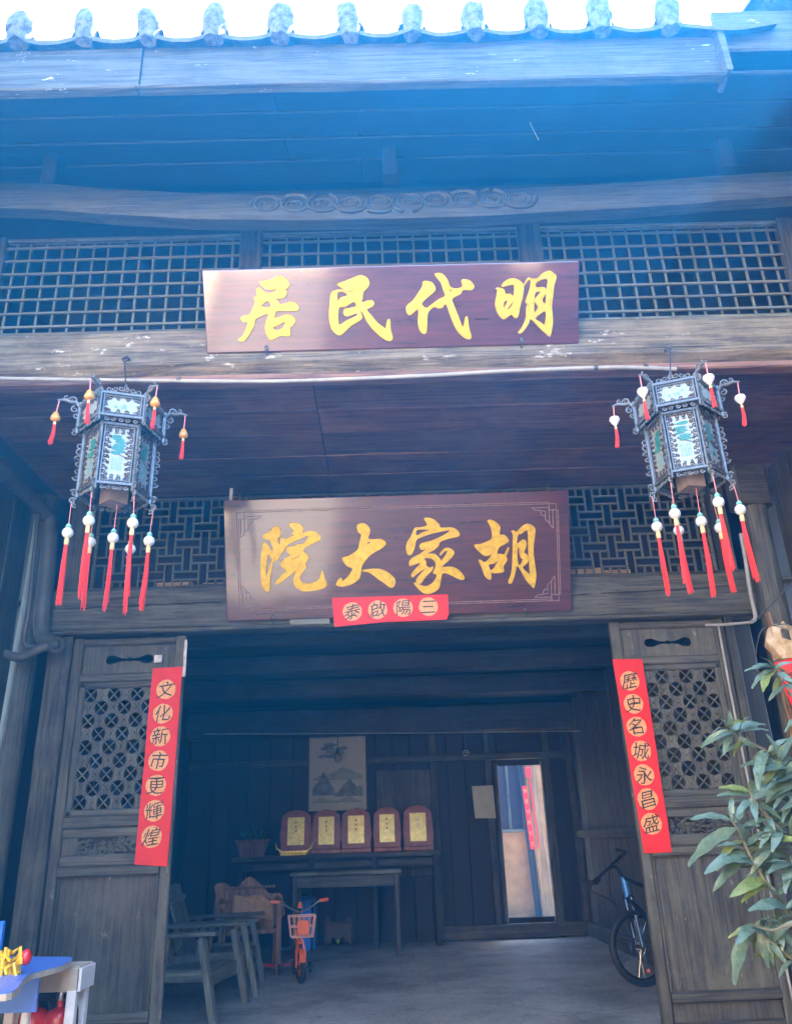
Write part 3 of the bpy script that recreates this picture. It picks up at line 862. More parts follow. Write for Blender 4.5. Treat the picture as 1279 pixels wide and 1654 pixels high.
# ================================================================== wings round the courtyard
g = MB(); g.box(-4.6, DX0 - .07, 13.03, 13.05, 0, 3.2); g.box(DX1 + .07, 4.6, 13.03, 13.05, 0, 3.2); g.build('leak_backing', M['darkX'], hall)  # added sheet that stops light leaking through the board gaps
def wing(name, label, side, wx, ex, loc, wallm):
    w = thing(name, label, 'building', loc)
    y = 6.3
    k = 0
    while y > 4.2:
        d = .34 + .05 * ((k * 7) % 3)
        MB().timber((wx, y - d / 2, -.1), (wx, y - d / 2, 4.2), d - .012, .04, up=(1, 0, 0), seg=8, jit=.004).build('wall_board', M['oldZ'], w)
        y -= d; k += 1
    g = MB(); g.box(min(wx, wx + side * .2), max(wx, wx + side * .2), -6.4, y - .005, -.25, .6); g.build('stone_plinth', M['oldX'], w)
    g = MB(); g.box(min(wx + side * .03, wx + side * .2), max(wx + side * .03, wx + side * .2), -6.4, y - .01, .602, 5.6); g.build('wing_wall', wallm, w)  # unseen; plinth height and wall tones shaped for the plaque reflections
    z0 = 5.56
    MB().timber((ex, 3.30, z0), (ex, -6.4, z0), .03, .3, up=(0, 0, 1), seg=10, jit=.003).build('fascia_board', M['fascia'], w)
    rf = MB()
    rf.prism([(ex, z0 + .17), (ex + side * 3.0, z0 + .17 + 1.25), (ex + side * 3.0, z0 + .07 + 1.25), (ex, z0 + .07)], (0, -6.5, 0), (1, 0, 0), (0, 0, 1), (0, 1, 0), 9.78)
    rf.build('roof_deck', M['darkY'], w)
    for k in range(4):
        xa = ex + side * (.05 + k * .3)
        xm = xa + side * .15
        if abs(xm) > abs(wx) - .02: continue
        MB().timber((xm, 3.28, z0 - .1 + .36 * abs(xm - ex)), (xm, -6.3, z0 - .1 + .36 * abs(xm - ex)), .29, .03, seg=3).build('eave_board', M['darkY'], w)
    y = 3.2
    while y > -6.3:
        MB().tube([(ex - side * .05, y, z0 + .21), (ex + side * 1.5, y, z0 + .21 + .63), (ex + side * 3.0, y, z0 + .21 + 1.25)], [.085, .08, .08], 8).build('cover_tile_row', M['tile'], w, smooth=True)
        y -= .4
    return w
wl = wing('left_wing', 'boarded left wing of the courtyard with a drainpipe at its corner', -1, -3.0, -2.55, (-3.2, 4, -.2), M['plaster'])
wr = wing('right_wing', 'dark boarded right wing of the courtyard with a low eave', 1, 3.32, 2.95, (3.5, 4, -.2), M['oldY'])
op = thing('opposite_house', 'sunlit plastered house across the courtyard, mirrored in the plaques', 'building', (0, -7, -.2))
g = MB(); g.box(-5, 5, -7.2, -7, -.25, 4.2); g.build('plaster_wall', M['plaster'], op)
g = MB(); g.prism([(-6.2, 4.1), (-10, 5.7), (-10, 5.6), (-6.2, 4.0)], (-5, 0, 0), (0, 1, 0), (0, 0, 1), (1, 0, 0), 10); g.build('roof_deck', M['tile'], op)
g = MB(); g.box(-.8, .8, -6.99, -6.9, -.2, 2.2); g.build('door', M['redchair'], op)

# ================================================================== plaques
GL = {}
GL['ju'] = ((380, 435), [
 [(420,215),(500,205),(620,175),(720,125),(800,122),(880,165),(930,260),(900,330),(840,350),(890,380),(860,470),(790,500),(700,505),(745,560),(770,605),(860,590),(950,568),(1050,590),(1092,650),(1075,705),(960,715),(720,718),(690,780),(670,835),(760,825),(880,782),(980,810),(1035,880),(1000,960),(945,1010),(950,1110),(920,1150),(770,1145),(690,1190),(610,1210),(555,1140),(520,1020),(540,890),(575,760),(460,800),(350,860),(330,960),(270,1080),(190,1200),(130,1240),(60,1215),(150,1120),(220,915),(150,905),(105,850),(130,810),(230,790),(280,730),(345,570),(330,490),(378,450),(370,345),(420,322),(540,410),(680,385),(715,320),(660,350),(540,340),(460,280)],
 [(460,610),(560,540),(615,590),(600,655),(450,645)],
 [(655,1000),(760,950),(870,900),(840,980),(800,1025),(700,1048)]])
GL['min'] = ((525, 435), [
 [(215,255),(330,210),(460,160),(590,108),(700,130),(755,210),(740,300),(660,390),(640,520),(610,530),(650,570),(720,545),(800,535),(842,580),(810,640),(715,690),(790,790),(890,910),(1000,1000),(1045,1020),(1075,880),(1115,875),(1125,1040),(1160,1170),(1130,1225),(1060,1220),(930,1130),(800,1000),(710,870),(650,740),(600,715),(640,810),(600,880),(450,970),(300,1110),(220,1125),(120,1030),(75,830),(85,600),(100,440),(145,378),(260,350),(340,372),(455,392),(520,315),(450,370),(350,355),(270,300)],
 [(212,400),(330,385),(385,452),(270,490),(222,570)],
 [(235,665),(340,650),(490,560),(540,630),(450,665),(335,690),(325,770),(375,805),(460,785),(545,750),(545,800),(380,880),(235,950)]])
GL['dai'] = ((650, 435), [
 [(355,215),(420,205),(510,230),(565,330),(540,390),(430,480),(335,575),(345,625),(410,670),(500,610),(620,520),(735,455),(700,340),(660,220),(560,95),(600,68),(690,85),(770,180),(810,290),(880,330),(960,330),(1035,290),(1015,195),(1060,175),(1160,200),(1230,290),(1180,355),(1040,355),(1000,420),(855,505),(880,620),(950,790),(1010,950),(1050,985),(1085,830),(1115,825),(1140,1010),(1180,1150),(1150,1200),(1060,1170),(940,1050),(850,860),(750,600),(690,655),(620,668),(540,650),(460,710),(425,800),(420,960),(405,1090),(340,1095),(285,1010),(268,870),(280,740),(250,690),(140,780),(85,760),(70,640),(180,540),(270,410),(345,290)],
 [(805,345),(845,355),(825,395)]])
GL['ming'] = ((790, 430), [
 [(215,350),(260,270),(350,220),(450,215),(540,270),(590,340),(570,520),(530,680),(490,860),(440,885),(370,830),(250,910),(150,810),(105,650),(130,500),(140,400),(110,385),(150,372),(250,400),(280,480),(360,475),(415,520),(430,330),(340,325)],
 [(250,620),(290,588),(310,610),(270,690),(240,740)],
 [(300,740),(400,610),(395,660),(340,735),(285,765)],
 [(590,345),(640,230),(680,195),(720,215),(830,205),(910,130),(1020,80),(1090,110),(1150,180),(1110,330),(1090,520),(1070,700),(1090,950),(1050,1180),(1010,1190),(850,1040),(710,905),(670,990),(560,1140),(500,1140),(560,1060),(630,900),(640,720),(660,640),(625,620),(660,500),(700,380),(715,250),(660,240)],
 [(820,265),(1000,215),(985,400),(970,640),(905,580),(975,440),(940,365),(800,365)],
 [(775,480),(850,430),(880,450),(790,560),(780,610),(840,700),(790,790),(765,800)],
 [(790,890),(970,770),(955,1000),(870,960)]])
GL['yuan'] = ((415, 835), [
 [(100,320),(210,265),(300,175),(380,175),(415,270),(400,330),(360,370),(380,470),(405,460),(415,360),(500,380),(600,330),(660,318),(600,290),(640,240),(555,130),(620,105),(720,118),(795,190),(780,275),(900,250),(1010,262),(1080,330),(1080,400),(960,460),(840,530),(800,590),(880,660),(885,730),(840,795),(850,870),(780,960),(740,1040),(770,1120),(880,1150),(1010,1120),(1080,1060),(1125,915),(1160,1040),(1200,1150),(1160,1220),(960,1270),(760,1270),(650,1180),(630,1080),(680,930),(730,875),(640,950),(520,1040),(430,1120),(340,1170),(330,1120),(430,1000),(515,915),(450,890),(415,800),(470,730),(580,655),(525,610),(520,530),(640,505),(700,465),(800,465),(895,320),(780,360),(600,440),(530,480),(470,570),(400,670),(350,745),(280,780),(250,950),(230,1080),(225,1250),(170,1278),(90,1180),(65,950),(75,700),(95,500),(140,440),(185,480),(250,575),(285,560),(240,430),(230,400),(120,370)],
 [(210,640),(255,720),(230,830),(190,960),(150,1025),(170,850),(180,720)],
 [(560,760),(680,690),(760,640),(700,700)]])
GL['da'] = ((535, 835), [
 [(445,160),(490,118),(570,115),(650,180),(665,260),(635,370),(720,390),(860,385),(940,460),(850,550),(720,620),(620,710),(530,840),(510,960),(470,1070),(340,1160),(200,1195),(100,1180),(90,1140),(150,1055),(185,1070),(185,1115),(270,1050),(340,960),(365,885),(270,840),(190,715),(290,680),(420,600),(470,540),(490,430),(520,310),(470,260)],
 [(500,215),(530,215),(520,240)],
 [(615,470),(640,425),(675,432),(640,470)],
 [(540,920),(620,905),(780,895),(900,920),(1020,990),(1100,1090),(1080,1190),(1020,1215),(930,1150),(800,1060),(650,950),(570,940)]])
GL['jia'] = ((645, 832), [
 [(425,60),(500,50),(600,85),(680,160),(700,215),(800,220),(900,215),(990,260),(1035,330),(1000,370),(860,400),(740,440),(690,470),(670,530),(590,600),(480,665),(600,670),(700,760),(710,800),(790,700),(830,610),(780,620),(710,690),(695,665),(760,590),(830,565),(910,600),(940,660),(860,770),(730,890),(900,895),(1020,950),(1110,1060),(1090,1115),(980,1080),(850,1015),(740,1000),(710,1120),(680,1250),(600,1320),(480,1355),(370,1310),(250,1170),(330,1195),(450,1230),(560,1180),(630,1090),(640,1020),(580,1000),(620,900),(620,820),(560,750),(480,735),(415,750),(455,800),(460,870),(520,910),(575,890),(560,950),(450,1060),(370,1170),(300,1170),(300,1100),(380,1000),(440,940),(380,950),(290,1020),(230,1065),(205,1030),(260,950),(370,825),(280,840),(180,875),(170,810),(220,740),(340,680),(470,580),(390,600),(350,550),(380,490),(560,440),(700,380),(820,310),(870,255),(740,280),(550,320),(400,370),(290,430),(260,560),(200,680),(140,670),(118,560),(140,460),(200,370),(265,225),(350,215),(470,185),(465,130)],
 [(290,262),(400,245),(520,252),(400,300),(295,355)]])
GL['hu'] = ((760, 832), [
 [(290,100),(350,85),(440,130),(505,210),(495,335),(580,345),(650,430),(620,480),(490,550),(455,660),(530,670),(575,680),(640,560),(655,580),(610,710),(625,770),(560,880),(570,950),(540,985),(380,995),(345,960),(400,920),(440,850),(480,770),(400,830),(305,855),(340,970),(350,1090),(310,1105),(240,1040),(190,900),(140,790),(165,772),(245,815),(340,720),(360,650),(320,690),(230,695),(120,600),(65,515),(180,500),(290,455),(360,410),(370,330),(340,190)],
 [(700,280),(740,268),(790,290),(870,210),(960,155),(1040,175),(1105,240),(1095,400),(1075,600),(1100,850),(1125,1050),(1090,1240),(1060,1235),(950,1110),(850,930),(810,880),(785,890),(750,1040),(700,1170),(650,1170),(660,1110),(705,980),(720,760),(725,540),(725,330)],
 [(815,335),(870,320),(980,265),(990,600),(1020,1000),(980,995),(890,900),(970,820),(990,730),(950,670),(915,640),(955,520),(940,440),(890,430),(790,495)],
 [(800,590),(835,560),(840,650),(870,745),(905,740),(850,870),(805,800)]])
def plaque(name, label, corners, ybot, chars, mat, thick=.05, border=False, seed=1):
    """corners: pixel TL TR BL BR of the front face. The bottom edge lies at depth ybot; the face leans forward."""
    TL, TR, BL, BR = corners
    b0, b1 = aty(BL[0], BL[1], ybot), aty(BR[0], BR[1], ybot)
    wbot = (b1 - b0).length
    t0, t1 = aty(TL[0], TL[1], ybot), aty(TR[0], TR[1], ybot)
    ytop = ybot * wbot / (t1 - t0).length
    t0, t1 = aty(TL[0], TL[1], ytop), aty(TR[0], TR[1], ytop)
    zb = (b0.z + b1.z) / 2; zt = (t0.z + t1.z) / 2; x0 = (b0.x + t0.x) / 2; x1 = (b1.x + t1.x) / 2
    o = Vector((x0, ybot, zb)); ux = Vector((1, 0, 0)); uy = Vector((0, ytop - ybot, zt - zb)); Hh = uy.length; uy.normalize()
    n = ux.cross(uy)                      # towards the viewer and down
    Wd = x1 - x0
    P = thing(name, label, 'plaque', (x0 + Wd / 2, ybot, zb))
    def place(me, nm, dist, m, par):
        me.transform(Matrix((ux, uy, n)).transposed().to_4x4())
        me.transform(Matrix.Translation(o + n * dist))
        return mobj(nm, me, par, m)
    bd = MB(); bd.prism([(0, 0), (Wd, 0), (Wd, Hh), (0, Hh)], o - n * thick, ux, uy, n, thick)
    board = bd.build('board', mat, P, bevel=.006)
    def uv(px, py):
        q = atplane(px, py, o, n) - o
        return (q.dot(ux), q.dot(uy))
    s = 120 / 1279
    for ch in chars:
        org, loops = GL[ch]
        L2 = [[uv(org[0] + x * s, org[1] + y * s) for (x, y) in catmull(lp, 3)] for lp in loops]
        place(filled(L2, .012, .0015), 'gilt_character', .001, M['gold'], P)
        rim = MB()
        for lp in L2:
            rim.tube([o + ux * a + uy * b + n * .003 for a, b in lp], .0035, 5, closed=True)
        rim.build('character_rim', M['gold_edge'], P, smooth=True)
    if border:
        m_ = .105
        ln = MB()
        r = .0032
        for a, b in (((m_ + .05, Hh - m_), (Wd - m_ - .05, Hh - m_)), ((m_ + .05, m_ - .02), (Wd - m_ - .05, m_ - .02)), ((m_, m_ + .03), (m_, Hh - m_ - .05)), ((Wd - m_, m_ + .03), (Wd - m_, Hh - m_ - .05))):
            for off in (0, .014):
                dx = Vector((off, 0)) if a[0] == b[0] else Vector((0, off))
                pa, pb = Vector(a) + dx, Vector(b) + dx
                ln.tube([o + ux * pa.x + uy * pa.y + n * .002, o + ux * pb.x + uy * pb.y + n * .002], r, 5)
        ln.build('border_line', M['lacquer_line'], P)
        for cx, cy, sx, sy in ((m_, Hh - m_, 1, -1), (Wd - m_, Hh - m_, -1, -1), (m_, m_ - .02, 1, 1), (Wd - m_, m_ - .02, -1, 1)):
            cn = MB()
            for path in ([(0, 0), (.06, 0), (.06, .05), (0, .05), (0, 0)], [(.06, .0), (.06, .16), (.09, .13), (.09, .06), (.17, .05), (.2, .03), (.06, .03)], [(.09, .1), (.12, .09), (.13, .06)], [(.0, .05), (.0, .12)], [(.03, .05), (.03, .2), (.05, .18), (.06, .14)]):
                cn.tube([o + ux * (cx + sx * a) + uy * (cy + sy * b) + n * .002 for a, b in path], .0035, 5)
            cn.build('corner_fret', M['lacquer_line'], P)
    return P, o, ux, uy, n, Wd, Hh, uv
P1 = plaque('upper_plaque', 'dark red lacquered plaque with four gilt characters under the lattice windows', ((325, 437), (935, 420), (335, 572), (935, 553)), 4.54, ('ju', 'min', 'dai', 'ming'), M['lacquer'])
P2 = plaque('lower_plaque', 'brown lacquered plaque with incised border and four gilt characters over the doorway', ((360, 805), (918, 795), (367, 1001), (925, 989)), 6.36, ('yuan', 'da', 'jia', 'hu'), M['lacquer2'], border=True)
for P, pix in ((P1, ((430, 562), (842, 549))), (P2, ((440, 997), (848, 985)))):
    _, o, ux, uy, n, Wd, Hh, uv = P
    for k, (px, py) in enumerate(pix):
        a, b = uv(px, py)
        c = o + ux * a + uy * max(b, .02) + n * .004
        mb = MB().ball(c, .014, 8, (1, .7, 1.6)).tube([c - uy * .01, c - uy * .07 - n * .01, c - uy * .1 - n * .09], .006, 6)
        mb.build('iron_hook', M['iron'], P[0], smooth=True)
# small offcut wedged under the lower plaque, and a white tube behind its corner
a = aty(505, 1002, 6.38)
MB().timber((a.x - .18, 6.36, 3.005), (a.x + .14, 6.36, 3.005), .05, .05).build('support_block', wood('pale_block', (.3, .24, .12), (.42, .35, .2), (.36, .3, .18), 'X'), P2[0])
a = aty(373, 800, 6.1)
tag(MB().tube([a - Vector((0, 0, .12)), a + Vector((.0, 0, .06))], .014, 8).build('lamp_tube', M['white']), 'short white tube sticking up behind the lower plaque', 'lamp')

# ================================================================== red paper strips
def strip(name, label, o, ux, uy, n, poly, chars, spots, r, along):
    S = thing(name, label, 'paper banner', o)
    g = MB(); g.prism(poly, o, ux, uy, n, .0015); g.build('paper', M['red'], S)
    for k, (ch, (a, b)) in enumerate(zip(chars, spots)):
        d = MB(); pts = []
        for i in range(22):
            t = 2 * math.pi * i / 22; q = r * (1 + rnd.uniform(-.04, .03)); pts.append((a + q * math.cos(t), b + q * math.sin(t)))
        d.prism(pts, o + n * .0016, ux, uy, n, .0006); disc = d.build('printed_disc', M['peach'], S)
        me = glyph(ch)
        sc = r * 1.75
        me.transform(Matrix.Rotation(R_(rnd.uniform(-5, 5)), 4, 'Z') @ Matrix.Diagonal((sc, sc, 1, 1)))
        for v in me.vertices:
            a_, b_ = v.co.x / sc, v.co.y / sc
            v.co.x += sc * (.10 * b_ + .035 * math.sin(6 * b_ + 2 * k)); v.co.y += sc * (.10 * a_ + .04 * math.sin(5 * a_ + k))
        me.transform(Matrix((ux, uy, n)).transposed().to_4x4()); me.transform(Matrix.Translation(o + ux * a + uy * b + n * .0032))
        mobj('character', me, S, M['ink'])
    return S
def vstrip(name, label, pix, discs, chars, y):
    (ax, ay), (bx, by), (cx, cy), (dx, dy) = pix
    P = [aty(px, py, y) for px, py in pix]
    o = Vector((0, y, 0)); ux = Vector((1, 0, 0)); uy = Vector((0, 0, 1)); n = Vector((0, -1, 0))
    o = Vector((P[3].x, y, P[3].z))
    poly = [((p - o).x, (p - o).z) for p in P]
    # gently uneven long edges
    q = []
    for i in range(4):
        p0, p1 = poly[i], poly[(i + 1) % 4]
        for t in range(6): q.append((p0[0] + (p1[0] - p0[0]) * t / 6 + (rnd.uniform(-.003, .003) if t else 0), p0[1] + (p1[1] - p0[1]) * t / 6))
    spots = []
    for (px, py) in discs:
        w = aty(px, py, y) - o; spots.append((w.x, w.z))
    return strip(name, label, o, ux, uy, n, q, chars, spots, .077, 'V')
SY = LY - .045
vstrip('left_couplet', 'red paper couplet strip with seven characters on the left door leaf', ((247, 1080), (295, 1077), (270, 1400), (217, 1397)),
       [(268, 1114), (263, 1153), (259, 1190), (256, 1229), (252, 1269), (249, 1310), (245, 1352)], '文化新市更輝煌', SY)
vstrip('right_couplet', 'red paper couplet strip with seven characters on the right door leaf', ((989, 1065), (1037, 1065), (1085, 1377), (1040, 1379)),
       [(1017, 1100), (1023, 1137), (1028, 1174), (1035, 1213), (1040, 1252), (1046, 1291), (1052, 1331)], '歷史名城永昌盛', SY)
# horizontal strip pasted across the lower edge of the lower plaque
y = 6.3
pp = [aty(*q, y) for q in ((536, 965), (723, 955), (725, 992), (721, 1001), (620, 1005), (540, 1013))]
o = pp[-1]; o = Vector((o.x, y, o.z))
strip('lintel_strip', 'short red paper strip with four characters across the lower plaque edge', o, Vector((1, 0, 0)), Vector((0, 0, 1)), Vector((0, -1, 0)),
      [((p - o).x, (p - o).z) for p in reversed(pp)], '泰啟陽三', [((aty(*q, y) - o).x, (aty(*q, y) - o).z) for q in ((569, 988), (610, 985), (651, 982), (692, 980))], .078, 'H')

# ================================================================== pipes and wires
def pipe(name, label, cat, pts, r, m, n=10, clips=()):
    mb = MB(); mb.tube(catmull(pts, 4, False), r, n)
    if clips:
        t = thing(name, label, cat, pts[0]); mb.build('pipe', m, t, smooth=True)
        for c in clips:
            MB().tube([Vector(c) - Vector((.012, 0, 0)), Vector(c) + Vector((.012, 0, 0))], r * 1.35, n).build('clip', M['iron'], t, smooth=True)
        return t
    return tag(mb.build(name, m, smooth=True), label, cat)
py_ = 4.515
def q(px, py, y=py_): return tuple(aty(px, py, y))
pipe('conduit_pipe', 'pale conduit running along the underside of the upper beam', 'pipe', [q(-120, 606), q(0, 611), q(200, 614), q(420, 616), q(560, 612), q(700, 606), q(800, 600), q(895, 596), q(1000, 593), q(1092, 596)], .013, M['pvc'], clips=(q(962, 594), q(1043, 591), q(289, 613)))
w3 = [tuple(aty(x, yy, yv)) for x, yy, yv in ((-60, 690, 5.2), (0, 757, 5.55), (40, 795, 6.0), (72, 830, 6.28), (80, 848, 6.33), (78, 900, 6.33), (72, 960, 6.33), (67, 1010, 6.33), (72, 1034, 6.3), (92, 1042, 6.2))]
pipe('drain_pipe', 'thick grey drainpipe bending down the left corner of the porch', 'pipe', w3, .066, M['pvc_dirty'], 12)
w3 = [tuple(aty(x, yy, 6.2)) for x, yy in ((96, 1040), (70, 1046), (45, 1058), (28, 1062), (0, 1053), (-40, 1040))]
pipe('branch_pipe', 'grey pipe running level to the left from the drainpipe foot', 'pipe', w3, .036, M['pvc_dirty'])
w3 = [tuple(aty(x, yy, 6.2)) for x, yy in ((0, 766), (30, 798), (60, 828), (60, 850), (54, 910), (46, 990), (39, 1038), (60, 1045))]
pipe('thin_pipe', 'thin grey pipe beside the thick drainpipe on the left wall', 'pipe', w3, .018, M['pvc_dirty'])
w3 = [tuple(aty(x, yy, 6.16)) for x, yy in ((1196, 862), (1203, 900), (1212, 960), (1220, 996), (1214, 1004))]
pipe('post_conduit', 'grey conduit running down the round post at the right', 'pipe', w3, .016, M['pvc'])
w3 = [tuple(aty(x, yy, 6.35)) for x, yy in ((1215, 1005), (1170, 1009), (1139, 1010))]
pipe('lintel_conduit', 'short pale conduit along the lintel bottom at the right end', 'pipe', w3, .011, M['pvc'])
w3 = [tuple(aty(x, yy, 6.4)) for x, yy in ((1160, 1012), (1180, 1120), (1200, 1220), (1214, 1290), (1240, 1420), (1275, 1590), (1290, 1660))]
pipe('jamb_conduit', 'thin pale conduit running down beside the right door leaf', 'pipe', w3, .009, M['pvc'])
w3 = [tuple(aty(x, yy, 5.9)) for x, yy in ((1222, 1000), (1250, 972), (1279, 942), (1310, 910))]
pipe('slack_wire', 'thin dark wire slanting up from the right post', 'wire', w3, .006, M['iron'], 6)
w3 = [tuple(aty(x, yy, 3.9)) for x, yy in ((851, 150), (850, 175), (855, 195), (863, 212), (870, 226))]
pipe('cobweb_thread', 'pale thread of cobweb hanging below the eave boards', 'thread', w3, .0025, M['wire'], 5)
# ================================================================== palace lanterns
def curl(mb, c, ux, uy, r, turns=1.2, a0=0, tube=.005, n=12, sgn=1):
    pts = []
    for i in range(n + 1):
        t = i / n; q = r * (1 - .75 * t); a = a0 + sgn * turns * 2 * math.pi * t
        pts.append(c + ux * (q * math.cos(a)) + uy * (q * math.sin(a)))
    mb.tube(pts, [tube * (1.1 - .5 * i / n) for i in range(n + 1)], 5)
Z3 = Vector((0, 0, 1))
def make_lantern(label, loc, rz, beadmat, heart, seed, holes=False):
    rr = random.Random(seed)
    T_ = thing('palace_lantern', label, 'lantern', loc, rz, 'palace lanterns under the upper beam', local=True)
    R1, R2 = .30, .245            # circumradius of upper and lower tiers
    za, zb_, zc = 0, -.20, -.70   # top, between, bottom
    def hexp(R, k, z): a = k * math.pi / 3 + math.pi / 6; return Vector((R * math.cos(a), R * math.sin(a), z))
    # tiers: posts, rails, panels
    for (R, z0, z1, nm) in ((R1, zb_, za, 'upper'), (R2, zc, zb_ - .02, 'lower')):
        for k in range(6):
            p, q = hexp(R, k, z0), hexp(R, k, z1)
            MB().timber(p - Z3 * .035, q + Z3 * .02, .026, .026, up=(p.x, p.y, 0), c=.006).build('corner_post', M['lfr'], T_)
            a0, a1 = hexp(R, k, 0), hexp(R, (k + 1) % 6, 0)
            ux = (a1 - a0).normalized(); n = Vector((a0.x + a1.x, a0.y + a1.y, 0)).normalized(); W = (a1 - a0).length
            mid = (a0 + a1) / 2; H = z1 - z0
            fr = MB()
            for zz in (z0 + .012, z1 - .012): fr.timber(a0 + Z3 * zz, a1 + Z3 * zz, .022, .024, c=.004)
            for s in (-1, 1):
                c = mid + ux * (s * (W / 2 - .024)); fr.timber(c + Z3 * (z0 + .02), c + Z3 * (z1 - .02), .012, .014, up=tuple(n), c=.003)
            for zz in (z0 + .033, z1 - .033): fr.timber(mid - ux * (W / 2 - .026) + Z3 * zz, mid + ux * (W / 2 - .026) + Z3 * zz, .014, .01, c=.003)
            pan = fr.build('panel_frame', M['lfr'], T_)
            w2, h2 = W / 2 - .03, H / 2 - .036
            zc_ = (z0 + z1) / 2
            gl = MB(); gl.prism([(-w2, -h2), (w2, -h2), (w2, h2), (-w2, h2)], mid + Z3 * zc_ - n * .012, ux, Z3, n, .004)
            gl.build('glass_panel', M['glass'], pan)
            # painting
            if nm == 'lower':
                pt = MB()
                for i in range(9):
                    cx, cz = rr.uniform(-.25, .25) * w2, h2 * (.62 - .07 * i) + rr.uniform(-.01, .01)
                    rx, rz2 = w2 * rr.uniform(.28, .5), h2 * rr.uniform(.05, .085)
                    poly = [(cx + rx * math.cos(t) * (1 + .25 * rr.uniform(-1, 1)), cz + rz2 * math.sin(t) * (1 + .3 * rr.uniform(-1, 1))) for t in [j * math.pi / 6 for j in range(12)]]
                    pt.prism(poly, mid + Z3 * zc_ - n * (.0079 - .0002 * i), ux, Z3, n, .0012)
                pt.build('painted_pine', M['teal'], pan)
                wf = MB()
                for i in range(5):
                    cx = -.35 * w2 + i * .16 * w2
                    wf.prism([(cx, -h2 * .62), (cx + w2 * .09, -h2 * .6), (cx + w2 * .07, -h2 * rr.uniform(.05, .2)), (cx + w2 * .01, -h2 * .1)], mid + Z3 * zc_ - n * .0078, ux, Z3, n, .001)
                wf.build('painted_waterfall', M['teal2'], pan)
                br = MB(); br.prism([(-.5 * w2, .12 * h2), (.6 * w2, -.1 * h2), (.6 * w2, -.13 * h2), (-.45 * w2, .09 * h2)], mid + Z3 * zc_ - n * .0062, ux, Z3, n, .0008)
                br.build('painted_branch', M['inkline'], pan)
                if holes and k == 4:
                    hb = MB(); hb.prism([(-.1 * w2, -.0 * h2), (.1 * w2, .06 * h2), (.62 * w2, .02 * h2), (.55 * w2, -.2 * h2), (.2 * w2, -.22 * h2)], mid + Z3 * zc_ - n * .005, ux, Z3, n, .0008)
                    hb.prism([(.1 * w2, -.35 * h2), (.32 * w2, -.52 * h2), (-.1 * w2, -.53 * h2)], mid + Z3 * zc_ - n * .005, ux, Z3, n, .0008)
                    hb.build('torn_patch', M['inkline'], pan)
            else:
                pt = MB()
                for i in range(5):
                    cx, cz = rr.uniform(-.4, .4) * w2, rr.uniform(-.3, .3) * h2
                    poly = [(cx + w2 * .1 * math.cos(t), cz + h2 * .14 * math.sin(t)) for t in [j * math.pi / 4 for j in range(8)]]
                    pt.prism(poly, mid + Z3 * zc_ - n * (.0079 - .0002 * i), ux, Z3, n, .001)
                pt.build('painted_motif', M['teal2'], pan)
            # fretwork border: rows of small curls along the panel edges
            fw = MB()
            nx_ = 4; nz_ = 3 if nm == 'upper' else 10
            c0 = mid + Z3 * zc_ - n * .003
            for i in range(nx_):
                for s in (-1, 1):
                    curl(fw, c0 + ux * (w2 * (2 * (i + .5) / nx_ - 1)) + Z3 * (s * (h2 - .012)), ux, Z3, .017, 1.1, rr.random() * 6, .0042, 9, rr.choice((1, -1)))
                    if nm == 'lower': curl(fw, c0 + ux * (w2 * (2 * (i + .5) / nx_ - 1)) + Z3 * (s * (h2 - .034)), ux, Z3, .014, 1.0, rr.random() * 6, .0036, 8, rr.choice((1, -1)))
            for i in range(nz_):
                for s in (-1, 1):
                    curl(fw, c0 + ux * (s * (w2 - .011)) + Z3 * (h2 * (2 * (i + .5) / nz_ - 1)), ux, Z3, .016, 1.1, rr.random() * 6, .0045, 9, rr.choice((1, -1)))
                    if nm == 'lower': curl(fw, c0 + ux * (s * (w2 - .03)) + Z3 * (h2 * (2 * (i + .25) / nz_ - 1)), ux, Z3, .012, 1.0, rr.random() * 6, .0038, 8, rr.choice((1, -1)))
            fw.build('fretwork', M['lfr2'], pan, smooth=True)['kind'] = 'stuff'
            # pierced apron under the tier and cresting over the upper one
            ap = MB()
            for i in range(5):
                c = mid + ux * (W * (.8 * (i + .5) / 5 - .4)) + Z3 * (z0 - .018)
                curl(ap, c, ux, Z3, .017, 1.1, math.pi * (i % 2), .005, 9, 1 if i % 2 else -1)
            ap.build('apron_scroll', M['lpale'], pan, smooth=True)['kind'] = 'stuff'
            if nm == 'upper':
                cr = MB()
                for i in range(6):
                    c = mid + ux * (W * (.8 * (i + .5) / 6 - .4)) + Z3 * (z1 + .018 + .018 * (1 - abs(i - 2.5) / 2.5))
                    curl(cr, c, ux, Z3, .022, 1.1, math.pi * (i % 2), .005, 9, 1 if i % 2 else -1)
                cr.build('cresting_scroll', M['lpale'], pan, smooth=True)['kind'] = 'stuff'
    # closed plates
    for (R, z) in ((R1 - .02, zb_ - .004), (R2 - .02, zb_ - .012)):
        g = MB(); g.prism([(hexp(R, k, 0).x, hexp(R, k, 0).y) for k in range(6)], (0, 0, z), (1, 0, 0), (0, 1, 0), Z3, .004); g.build('tier_plate', M['lfr2'], T_)
    # inner lamp box with card flaps under the body
    g = MB(); g.box(-.07, .07, -.07, .07, zc - .06, zc + .12); g.build('lamp_box', plain('card_box', (.25, .2, .18), .7), T_)
